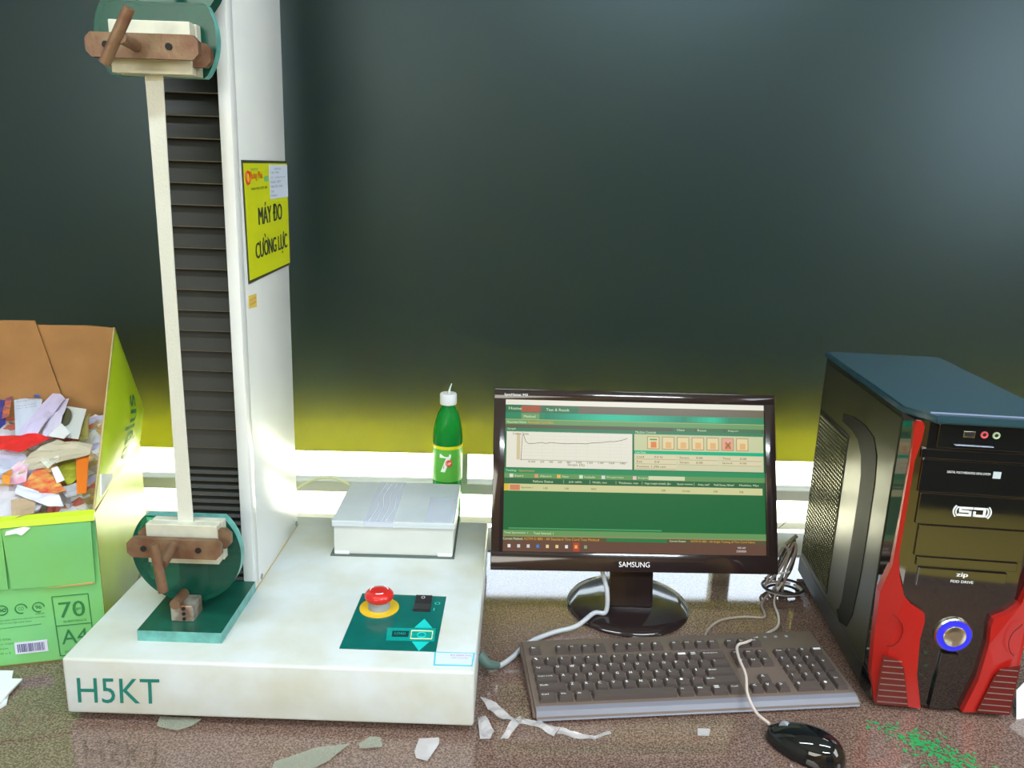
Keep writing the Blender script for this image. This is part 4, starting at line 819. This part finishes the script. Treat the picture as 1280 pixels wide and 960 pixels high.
bm = prism(bmesh.new(), [(0.076, YF - .001, 0.006), (0.106, YF - .001, 0.006), (0.1000, YF - .001, 0.086), (0.0800, YF - .001, 0.086)], (0, -0.004, 0)); tpp('centre_spine', bm, M_tgloss)

# ================================================================== CARTON OF SCRAPS
CA = math.atan2(0.0355, 0.1274)
cb = thing('cardboard_carton', 'green printed paper carton with open flaps, left of the machine', 'box', (-0.5414, 0.97, 0), CA)
BWd, BDp, BH = 0.220, 0.3375, 0.210; t_ = 0.003
cpz = lambda name, bm, m_, parent=None, **k: link(name, bm, m_, parent or cb, **k)
def wallbox(x0, x1, y0, y1, z0, z1, out):
    bm = box(x0, x1, y0, y1, z0, z1)
    for f in bm.faces:
        f.material_index = 0 if f.normal.dot(Vector(out)) < 0.5 else 1
    bmesh.ops.recalc_face_normals(bm, faces=bm.faces)
    for f in bm.faces: f.material_index = 1 if f.normal.dot(Vector(out)) > 0.5 else 0
    return bm
fw = cpz('front_wall', wallbox(-BWd, 0, 0, t_, 0, BH, (0, -1, 0)), [M_kraft, M_mint])
sw = cpz('side_wall', wallbox(-t_, 0, t_, BDp, 0, BH, (1, 0, 0)), [M_kraft, M_lime])
cpz('side_wall', wallbox(-BWd, -BWd + t_, t_, BDp, 0, BH, (-1, 0, 0)), [M_kraft, M_lime])
cpz('back_wall', wallbox(-BWd, 0, BDp - t_, BDp, 0, BH, (0, 1, 0)), [M_kraft, M_lime])
cpz('bottom', box(-BWd, 0, 0, BDp, 0, t_), M_kraft)
# folded-down front flaps
for k, (a, b_) in enumerate(((-0.1055, -0.0065), (-0.2190, -0.1095))):
    bm = prism(bmesh.new(), [(a, -0.0008, 0.1145), (b_, -0.0008, 0.1125 + (0 if k == 0 else .002)), (b_ + .003, -0.0065, BH - 0.006), (a - .001, -0.0065, BH - 0.008)], (0, -0.0025, 0))
    cpz('front_flap', bm, M_mint)
cpz('flap_fold', prism(bmesh.new(), [(-BWd, 0.000, BH + .003), (-BWd, -0.007, BH - .001), (-BWd, -0.0100, BH - .009), (-BWd, -0.0055, BH - .009), (-BWd, -0.001, BH - .003)], (BWd + .001, 0, 0.004)), M_lime)
cpz('torn_edge', prism(bmesh.new(), [(-0.066, -0.0034, 0.1118), (-0.008, -0.0034, 0.1128), (-0.008, -0.0034, 0.1150), (-0.035, -0.0034, 0.1138)], (0, -0.0010, 0)), M_orange)
cpz('torn_patch', prism(bmesh.new(), [(-0.103, -0.0092, 0.1930), (-0.090, -0.0092, 0.1945), (-0.084, -0.0092, 0.1915), (-0.073, -0.0092, 0.2010), (-0.080, -0.0092, 0.2035), (-0.101, -0.0092, 0.1985)], (0, -0.0008, 0)), M_paper)
# standing back flaps
for k, P in enumerate(([(-0.1050, 0.262), (-0.1365, 0.404), (-0.135, 0.4035), (-0.060, 0.401), (-0.0225, 0.3965), (0.0000, BH), (-0.100, BH)], [(-BWd, BH), (-0.1010, BH), (-0.1060, 0.262), (-0.1375, 0.4110), (-BWd - .01, 0.4130)])):
    bm = prism(bmesh.new(), [(a, BDp - .002 - (0.004 if k else 0), b_) for a, b_ in P], (0, 0.003, 0)); cpz('back_flap', bm, M_kraft)
# raised side flap: bent sheet
A0 = Vector((0.001, 0.000, BH + .006)); B0 = Vector((0.0012, BDp - .002, BH - .008)); C0 = Vector((0.0105, BDp, 0.2600)); D0 = Vector((-0.0225, BDp - .004, 0.3975))
inv = inv_of(cb)
N_ = 14; bm = bmesh.new(); g_ = []
for i in range(N_ + 1):
    s_ = i / N_; e0 = A0.lerp(D0, s_)                        # near edge
    e1 = B0.lerp(C0, min(1, s_ * 2.2)) if s_ < 1 / 2.2 else C0.lerp(D0, (s_ - 1 / 2.2) / (1 - 1 / 2.2))
    rowv = []
    for j in range(9):
        tt = j / 8; p = e0.lerp(e1, tt); p.x += 0.012 * math.sin(math.pi * tt) * math.sin(math.pi * s_); rowv.append(bm.verts.new(p))
    g_.append(rowv)
for i in range(N_):
    for j in range(8):
        try: bm.faces.new((g_[i][j], g_[i][j + 1], g_[i + 1][j + 1], g_[i + 1][j]))
        except ValueError: pass
bmesh.ops.remove_doubles(bm, verts=bm.verts, dist=0.0003)
bmesh.ops.recalc_face_normals(bm, faces=bm.faces)
gg = bmesh.ops.extrude_face_region(bm, geom=bm.faces[:]); vv = [e for e in gg['geom'] if isinstance(e, bmesh.types.BMVert)]
bmesh.ops.translate(bm, vec=(-0.0028, 0, 0), verts=vv)
sf = cpz('side_flap', bm, M_lime, smooth=True)
bm = bmesh.new(); tube(bm, [A0 + Vector((-.001, -.001, 0)), A0.lerp(D0, .5) + Vector((-.001, -.001, 0)), D0 + Vector((-.001, -.001, 0))], 0.0015, 6, 4); cpz('flap_edge', bm, M_kraftedge, sf)
cpz('torn_patch', prism(bmesh.new(), [(0.006, 0.012, 0.2290), (0.0105, 0.062, 0.2360), (0.012, 0.055, 0.2450), (0.0078, 0.014, 0.2600)], (0.002, 0, 0)), M_paper, sf)
# print on the side flap and front
fn = Vector((0, -1, 0))
def ftext(name, s, x_, z_, w, h, m_=None, y_=-0.0002, bold=0.0): return textobj(name, s, (x_, y_, z_), (1, 0, 0), (0, 0, 1), m_ or M_boxprint, fw, w=w, h=h, lift=0.0004, bold=bold)
def fline(bm, a, b_, c, d, w=0.0007): tube(bm, [(a, -0.0004, b_), (c, -0.0004, d)], w, 4, 1)
bm = bmesh.new(); fline(bm, -.0610, .0970, -.0175, .0970); fline(bm, -.0610, .0970, -.0590, .0085); fline(bm, -.0175, .0970, -.0160, .0085); fline(bm, -.0600, .0535, -.0170, .0535); fline(bm, -.0590, .0085, -.0160, .0085)
cpz('print_frame', bm, M_boxprint, fw)
ftext('print_text', '70', -.0540, .0650, .0310, .0230, bold=0.01); ftext('print_text', 'gsm', -.0335, .0735, .0060, .0045)
ftext('print_text', 'SUBSTANCE', -.0505, .0575, .0280, .0030); ftext('print_text', 'A4', -.0550, .0255, .0320, .0215, bold=-0.004); ftext('print_text', '210 x 297mm', -.0530, .0125, .0300, .0030)
bm = bmesh.new()
for cxi in (-0.1210, -0.0985, -0.0780):
    tube(bm, [(cxi + 0.0068 * math.cos(k * .314), -.0004, 0.0840 + 0.0068 * math.sin(k * .314)) for k in range(21 if cxi < -.1 else 17)], 0.0008, 4, 1)
tube(bm, [(-0.1210 + 0.0045 * math.sin(k * .314), -.0004, 0.0840 + 0.0022 * math.sin(2 * k * .314)) for k in range(21)], 0.0007, 4, 1)
cpz('print_marks', bm, M_boxprint, fw)
ftext('print_text', 'CO', -.1018, .0815, .0066, .0048); ftext('print_text', '96', -.0815, .0815, .0070, .0052, bold=.03); ftext('print_text', 'ASEAN', -.0828, .0735, .0110, .0022)
for k, (s_, w_) in enumerate((('Photocopy paper made from plantation wood fibre', .062), ('sustainable forests, high quality sheets', .045))): ftext('print_text', s_, -.1330, .0680 - .0045 * k, w_, .0026)
for k, (s_, w_) in enumerate((('ISO 9706', .018), ('Laser, Copier', .022), ('Inkjet', .014), ('500 x 5', .016))): ftext('print_text', s_, -.1330, .0400 - .0068 * k, w_, .0028)
bm = bmesh.new(); fline(bm, -.134, .0575, -.077, .0590, .0003); cpz('print_rule', bm, M_boxprint, fw)
bc = cpz('barcode_sticker', box(-.1115, -.0725, -.0008, 0, .0180, .0350), mat('sticker_lilac', (.70, .70, .85), .5), fw)
bm = bmesh.new(); x_ = -.1085; rnd = random.Random(5)
while x_ < -.0765:
    w_ = rnd.choice((.0004, .0008, .0013)); bx(bm, x_, x_ + w_, -.0011, -.0008, .0205, .0325); x_ += w_ + rnd.choice((.0005, .0009))
link('barcode', bm, mat('barcode_ink', (.10, .10, .25), .5), fw)
def flap_pt(s_, tt):
    e0 = A0.lerp(D0, s_); e1 = B0.lerp(C0, min(1, s_ * 2.2)) if s_ < 1 / 2.2 else C0.lerp(D0, (s_ - 1 / 2.2) / (1 - 1 / 2.2))
    p = e0.lerp(e1, tt); p.x += 0.012 * math.sin(math.pi * tt) * math.sin(math.pi * s_) + 0.0012; return p
def flap_text(s__, a0, a1, t0, t1, m_, bold):
    bm = bmesh.new(); vs, fs, asp = text_geo(s__, 0.0)[:3]
    for q in range(3):
        nv = [bm.verts.new(flap_pt(a0 + (a1 - a0) * a + bold * (q - 1), t1 + (t0 - t1) * b_)) for a, b_ in vs]
        for f in fs:
            try: bm.faces.new([nv[i] for i in f])
            except ValueError: pass
    me = bpy.data.meshes.new('print_text'); bm.to_mesh(me); bm.free(); me.materials.append(m_); o = bpy.data.objects.new('print_text', me); COL.objects.link(o); o.parent = sf
flap_text('eplus', 0.10, 0.56, 0.34, 0.62, M_boxprint, 0.003)
flap_text('office paper', 0.20, 0.50, 0.68, 0.76, mat('pale_print', (0.40, 0.50, 0.04), 0.5), 0.0)
# trash
TM = {'leaflet': M_paperblue, 'stripA': mat('lilac', (.66, .60, .86), .45), 'stripB': mat('lilac2', (.72, .68, .88), .45), 'holecard': mat('card_grey', (.70, .74, .74), .5), 'smallcard': M_paper, 'redband': mat('red_band', (.75, .03, .03), .35),
      'orangestrip': mat('orange_strip', (.80, .20, .02), .4), 'yellowwrap': mat('yellow_wrap', (.48, .50, .05), .25, var=.4, vscale=60), 'whitecard': M_paper, 'redwrap': mat('red_wrap', (.72, .08, .06), .25, var=.5, vscale=70, var_col=(.75, .45, .12)), 'bag': mat('white_bag', (.72, .70, .80), .3, var=.2, vscale=50),
      'longstrip': mat('white_strip', (.74, .76, .90), .35), 'navypack': mat('navy_pack', (.04, .05, .30), .3), 'orangepack': mat('orange_pack', (.80, .22, .03), .3, var=.6, vscale=90, var_col=(.12, .05, .2)), 'creamband': mat('cream_band', (.66, .60, .42), .3, var=.3, vscale=50), 'bluefilm': mat('blue_film', (.60, .68, .90), .25, var=.25, vscale=70),
      'pinkwrap': mat('pink_wrap', (.78, .35, .50), .3, var=.4, vscale=60, var_col=(.8, .75, .8)), 'orangewrap': mat('orange_wrap', (.78, .30, .05), .3), 'beigefilm': mat('beige_film', (.55, .42, .26), .3, var=.4, vscale=60), 'shard': mat('shard_cream', (.70, .70, .60), .4), 'greyfilm': mat('grey_film', (.52, .54, .60), .25),
      'olivefilm': mat('olive_film', (.40, .34, .10), .25, var=.4, vscale=60), 'tanwrap': mat('tan_wrap', (.66, .38, .14), .3)}
for n_, c_, o_ in (('creamband', (.72, .66, .50), .7), ('olivefilm', (.45, .40, .12), .6), ('greyfilm', (.60, .62, .68), .6), ('bluefilm', (.66, .72, .92), .75), ('beigefilm', (.60, .46, .30), .7), ('bag', (.78, .77, .84), .85)): TM[n_] = film_mat('film_' + n_, c_, o_, .15)
TL = {'leaflet': ('paper_leaflet', 'white printed leaflet with a blue corner standing up among the scraps', 'paper'), 'stripA': ('paper_strip', 'lilac-edged folded strip slanting across the printed leaflet', 'paper strip'), 'stripB': ('paper_strip', 'pale lilac strip just left of the card with a hole', 'paper strip'),
      'holecard': ('hang_card', 'grey-white card with a dark oval hole at the back of the scraps', 'card'), 'smallcard': ('paper_scrap', 'small white pointed scrap lying against the holed card', 'paper scrap'), 'redband': ('plastic_band', 'bright red wavy plastic band below the printed leaflet', 'plastic band'),
      'orangestrip': ('plastic_strip', 'upright orange strip at the right edge of the scraps', 'plastic strip'), 'yellowwrap': ('candy_wrapper', 'olive yellow shiny wrapper just left of the orange strip', 'wrapper'), 'whitecard': ('paper_scrap', 'small bright white rectangle lying on the yellow wrapper', 'paper scrap'),
      'redwrap': ('candy_wrapper', 'red and orange wrapper in the middle front of the scraps', 'wrapper'), 'bag': ('plastic_bag', 'crumpled white plastic bag at the front rim of the carton', 'plastic bag'), 'longstrip': ('plastic_strip', 'long white strip lying across the front of the scraps', 'plastic strip'),
      'navypack': ('candy_wrapper', 'dark navy wrapper at the left picture edge above the red band', 'wrapper'), 'orangepack': ('candy_wrapper', 'orange wrapper with dark print beside the navy one', 'wrapper'), 'creamband': ('plastic_film', 'long cream film running from the red band to the right', 'plastic film'),
      'bluefilm': ('plastic_film', 'pale blue crumpled film at the left under the red band', 'plastic film'), 'pinkwrap': ('candy_wrapper', 'pink and white wrapper beside the blue film', 'wrapper'), 'orangewrap': ('candy_wrapper', 'tiny orange wrapper left of the pink one', 'wrapper'), 'beigefilm': ('plastic_film', 'beige film patch on the white bag at the front', 'plastic film'),
      'shard': ('paper_scrap', 'cream-white torn scrap above the white rectangle', 'paper scrap'), 'greyfilm': ('plastic_film', 'grey film scrap below the orange strip at the front corner', 'plastic film'), 'olivefilm': ('plastic_film', 'olive brown film in the back right corner behind the holed card', 'plastic film'), 'tanwrap': ('candy_wrapper', 'narrow tan wrapper between the pink and the yellow wrappers', 'wrapper')}
hN = Vector(D['heapN'])
for k, (nm, P) in enumerate(D['trash'].items()):
    amp = 0.0012 if nm in ('holecard', 'smallcard', 'whitecard', 'orangestrip') else 0.0045
    P = [Vector(p) for p in P]
    bm = sheet(P, amp, 0.0006, 1 if amp < .002 else 4, k)
    c = sum(P, Vector()) / len(P)
    name, lab, cat_ = TL[nm]
    o = link(name, bm, TM[nm], None); root(o, c); tag(o, lab, cat_, 'scraps in the carton')
    if nm == 'holecard':
        e1 = (P[1] - P[0]); e2 = (P[3] - P[0]); cc = e1 * .10 + e2 * .42 + P[0] - c; ring = [cc + e1 * .27 * math.cos(a) + e2 * .30 * math.sin(a) + e1 * .12 for a in [q * math.pi / 12 for q in range(24)]]
        b2 = prism(bmesh.new(), [p_ + hN * 0.0026 for p_ in ring], hN * 0.0004); h_ = link('card_hole', b2, mat('hole_brown', (.10, .10, .05), .7), o)
    if nm == 'leaflet':
        b2 = bmesh.new(); e1 = (P[1] - P[0]).normalized(); e2 = (P[0] - P[4]).normalized()
        for q in range(9):
            if q in (3, 6): continue
            text(b2, random.Random(q).choice(['giấy in văn phòng', 'hướng dẫn sử dụng', 'thành phần: đường']), P[0] - c + e1 * .004 - e2 * (.012 + .0085 * q) + hN * .006, e1, e2, .026, .0042)
        me = bpy.data.meshes.new('leaflet_text'); b2.to_mesh(me); b2.free(); me.materials.append(mat('leaflet_ink', (.10, .14, .30), .5)); oo = bpy.data.objects.new('leaflet_text', me); COL.objects.link(oo); oo.parent = o
        link('blue_corner', prism(bmesh.new(), [P[1] - c - e1 * .008 + hN * .0065, P[1] - c + hN * .006, P[2] - c - e1 * .002 + hN * .006, P[2] - c - e1 * .010 + e2 * .002 + hN * .006], hN * .0005), mat('blue_ink', (.03, .12, .45), .5), o)
# filler: tangled film under the scraps
bm = bmesh.new(); nx_, ny_ = 40, 56; gv = []
for i in range(nx_ + 1):
    rv = []
    for j in range(ny_ + 1):
        u_, v_ = i / nx_, j / ny_; lx = -BWd + .006 + (BWd - .012) * u_; ly = 0.006 + (BDp - .014) * v_
        zz = 0.190 + 0.062 * v_ + 0.010 * noise.noise(Vector((lx * 45, ly * 45, 1))) + 0.007 * noise.noise(Vector((lx * 120, ly * 120, 4)))
        edge = min(u_, 1 - u_, v_ * 1.0 + .02) ; zz -= 0.012 * max(0, 1 - edge * 14)
        rv.append(bm.verts.new((lx, ly, zz)))
    gv.append(rv)
for i in range(nx_):
    for j in range(ny_): bm.faces.new((gv[i][j], gv[i + 1][j], gv[i + 1][j + 1], gv[i][j + 1]))
CMx = Matrix.Translation((-0.5414, 0.97, 0)) @ Matrix.Rotation(CA, 4, 'Z'); bmesh.ops.transform(bm, matrix=CMx, verts=bm.verts)
m = bpy.data.materials.new('scrap_mix'); m.use_nodes = True; nt = m.node_tree; b = nt.nodes['Principled BSDF']; tc = nt.nodes.new('ShaderNodeTexCoord')
v1 = nt.nodes.new('ShaderNodeTexVoronoi'); v1.inputs['Scale'].default_value = 55; nt.links.new(tc.outputs['Object'], v1.inputs['Vector'])
sp_ = nt.nodes.new('ShaderNodeSeparateColor'); nt.links.new(v1.outputs['Color'], sp_.inputs[0])
cr = nt.nodes.new('ShaderNodeValToRGB'); cr.color_ramp.interpolation = 'CONSTANT'
cols = [(.70, .70, .78), (.62, .55, .45), (.72, .20, .16), (.75, .75, .70), (.55, .42, .20), (.60, .58, .85), (.72, .45, .20), (.78, .78, .80)]
while len(cr.color_ramp.elements) < len(cols): cr.color_ramp.elements.new(0.5)
for k, c in enumerate(cols): cr.color_ramp.elements[k].position = k / len(cols); cr.color_ramp.elements[k].color = (*c, 1)
nt.links.new(sp_.outputs[0], cr.inputs[0]); nt.links.new(cr.outputs[0], b.inputs['Base Color']); b.inputs['Roughness'].default_value = .25
o = link('scrap_heap', bm, m, None, smooth=True); root(o, CMx @ Vector((-.11, .16, .19))); tag(o, 'tangled heap of plastic film scraps filling the green carton', 'scraps', kind='stuff')

# ================================================================== CABLES, MOUSE, FILM, PAPER
def cable(name, pts, r, m_, label, k=8):
    o = link(name, tube(bmesh.new(), pts, r, 10, k), m_, None, smooth=True); root(o, pts[len(pts) // 2][:2] + [0]) ; tag(o, label, 'cable'); return o
gc = [list(p) for p in D['graycable']]; gc[-2] = [0.155, 1.120, 0.010]; gc[-1] = [0.1535, 1.117, 0.045]; gc[-4][2] = 0.0155; gc[-5][2] = 0.008; gc = gc[:-3] + [[0.1555, 1.105, 0.016], [0.1570, 1.112, 0.045], [0.1490, 1.135, 0.075], [0.150, 1.19, 0.09]]
gc = [[-0.0395, 0.9600, 0.030]] + [[-0.020, 0.9545, 0.018]] + gc[1:]
t = thing('signal_cable', 'thick grey cable curving from the machine over to the monitor stand', 'cable', (0.02, 1.0, 0))
link('cable', tube(bmesh.new(), gc, 0.0036, 10, 8), M_cable, t, world=True, smooth=True)
link('plug', tube(bmesh.new(), [(-0.0318, 0.958, 0.030), (-0.020, 0.9545, 0.0185), (-0.006, 0.966, 0.009)], 0.0078, 12, 4, 0, 0.0050), mat('plug_teal', (.09, .16, .14), .5), t, world=True, smooth=True)
mc = [list(p) for p in D['mousecord']]
for p in mc[2:7]: p[2] += 0.0015
cable('thin_cord', [list(p) for p in D['cord2']], 0.0017, M_cable2, 'thin brown cord on the desk between monitor base and tower')
# coiled bundle behind the tower corner
bp_ = D['bundle']; t = thing('cable_bundle', 'tied bundle of dark cables at the back corner of the tower', 'cable bundle', (0.472, 1.235, 0))
rnd = random.Random(2)
for k in range(5):
    x0 = 0.462 + rnd.uniform(-.010, .012); y0 = 1.232 + rnd.uniform(-.012, .012)
    pts = [(x0 - .014 - .003 * k, y0, 0.006 + .002 * k), (x0 - .010 + .002 * k, y0 + .006, 0.035), (x0 + .006 + .003 * k, y0 + .012, 0.070 + .003 * k), (x0 + .018, y0 + .008, 0.066), (x0 + .012 - .002 * k, y0, 0.032), (x0 + .001, y0 - .004, 0.012), (x0 - .008, y0 - .012 - .004 * k, 0.006)]
    link('cable_loop', tube(bmesh.new(), pts, 0.0022, 8, 6), M_cable2 if k % 2 else M_cordk, t, world=True, smooth=True)
for k in range(3):
    a = 0.9 * k; pts = [(0.463 + (.026 + .004 * k) * math.cos(q * .55 + a), 1.213 + (.020 + .003 * k) * math.sin(q * .55 + a), 0.005 + .004 * k) for q in range(12)]
    link('cable_coil', tube(bmesh.new(), pts, 0.0022, 8, 4), M_cordw if k == 1 else M_cordk, t, world=True, smooth=True)
link('cable_tie', tube(bmesh.new(), [(0.452, 1.225, 0.030), (0.462, 1.219, 0.034), (0.474, 1.224, 0.034), (0.476, 1.238, 0.032)], 0.0017, 6, 4), M_white_p, t, world=True)
link('plug_tip', tube(bmesh.new(), [(0.470, 1.240, 0.075), (0.480, 1.244, 0.084), (0.488, 1.246, 0.090)], 0.0032, 8, 3), M_chrome, t, world=True)
# hooked wire hanging at the window behind the monitor
o = link('hooked_wire', tube(bmesh.new(), [WM @ Vector(p) for p in ((0.440, -0.010, 0.052), (0.462, -0.010, 0.049), (0.470, -0.010, 0.040), (0.466, -0.010, 0.029), (0.452, -0.010, 0.015), (0.438, -0.010, 0.000))], 0.0012, 6), M_cable2, None, smooth=True)
root(o, WM @ Vector((.438, -.01, 0))); tag(o, 'thin curved wire before the window between monitor and tower', 'wire')

# mouse
t = MOUSE = thing('mouse', 'glossy black computer mouse in front of the keyboard', 'mouse', (0.3660, 0.8260, 0), 0.94)
link('cord', tube(bmesh.new(), mc, 0.0019, 10, 8), M_cordw, MOUSE, world=True, smooth=True, label='thin pale cord running over the keyboard')
bm = bmesh.new(); bmesh.ops.create_uvsphere(bm, u_segments=32, v_segments=20, radius=1)
for v in bm.verts:
    x, y, z = v.co; tpr = 1 - 0.12 * y; v.co = Vector((x * 0.028 * tpr, y * 0.047, max(z, 0) ** 0.85 * (0.030 - 0.006 * y) + 0.002 if z > 0 else 0.002 + z * 0.0012))
link('shell', bm, M_blackgloss, t, smooth=True)
link('scroll_wheel', cyl(bmesh.new(), (-0.003, 0.026, 0.0215), (1, 0, 0), 0.0062, 0.006, 20), M_grayp, t)
bm = bmesh.new(); tube(bm, [(0, 0.0455, 0.0115), (0, 0.036, 0.0205), (0, 0.022, 0.0262), (0, 0.006, 0.0295)], 0.0006, 5, 3); link('button_gap', bm, M_hole, t)

# plastic film and tape
fl = {'film1': ('crumpled clear film strip running right from the machine corner', M_film), 'film2': ('small shiny clear film scrap at the machine front corner', M_film), 'film3': ('narrow clear film fold below the crumpled strip', M_film), 'film4': ('thin clear film twist before the keyboard corner', M_film), 'film4b': ('clear film tail end lying before the keyboard', M_film),
      'tape1': ('long dull tape piece at the bottom edge before the machine', M_filmd), 'tape2': ('small dull round tape scrap before the machine', M_filmd), 'tape3': ('hook shaped clear tape scrap before the machine right part', M_film), 'tape4': ('tiny grey square on the desk before the keyboard', M_film), 'tape5': ('clear tape flap under the front edge below H5KT', M_filmd)}
for k, (nm, (lab, m_)) in enumerate(fl.items()):
    P = D[nm]; flatp = nm.startswith('tape'); bm = sheet([(p[0], p[1], p[2] + (0.001 if flatp else 0.004)) for p in P], 0.0010 if flatp else 0.0085, 0.0003, 2 if flatp else 4, k + 40)
    c = sum((Vector(p) for p in P), Vector()) / len(P); o = link('tape_scrap' if flatp else 'film_scrap', bm, m_, None); root(o, (c.x, c.y, 0)); tag(o, lab, 'tape' if flatp else 'plastic film')
# paper sheets at the left edge
for k, nm in enumerate(('sheetA', 'sheetB')):
    P = D[nm]; bm = prism(bmesh.new(), [(p[0], p[1], 0.0006 + .0032 * k) for p in P], (0, 0, 0.0024))
    o = link('paper_stack', bm, M_paper, None); root(o, (P[0][0], P[0][1], 0)); tag(o, ('lower' if k == 0 else 'upper') + ' thin stack of white paper at the left edge under the carton', 'paper', 'papers at the left edge')
# white crumpled paper right of the tower
bm = bmesh.new(); V_ = [bm.verts.new(p) for p in ((0.6660, 0.900, 0.0), (0.7200, 0.915, 0.0), (0.7450, 0.935, 0.075), (0.7050, 0.935, 0.052), (0.6740, 0.922, 0.028), (0.7250, 0.960, 0.004), (0.7600, 0.96, 0.045))]
for f in ((0, 1, 3, 4), (1, 2, 3), (0, 4, 5), (1, 6, 2), (1, 5, 6)): bm.faces.new([V_[i] for i in f])
bmesh.ops.subdivide_edges(bm, edges=bm.edges[:], cuts=2); gg = bmesh.ops.extrude_face_region(bm, geom=bm.faces[:]); bmesh.ops.translate(bm, vec=(0, 0.0008, -0.0002), verts=[e for e in gg['geom'] if isinstance(e, bmesh.types.BMVert)])
for v in bm.verts: v.co.z = max(v.co.z, 0.0002)
o = link('folded_paper', bm, M_paper, None); root(o, (0.70, 0.92, 0)); tag(o, 'white folded paper on the desk right of the tower foot', 'paper')

for o in list(bpy.data.objects):
    if '_m' in o: del o['_m']
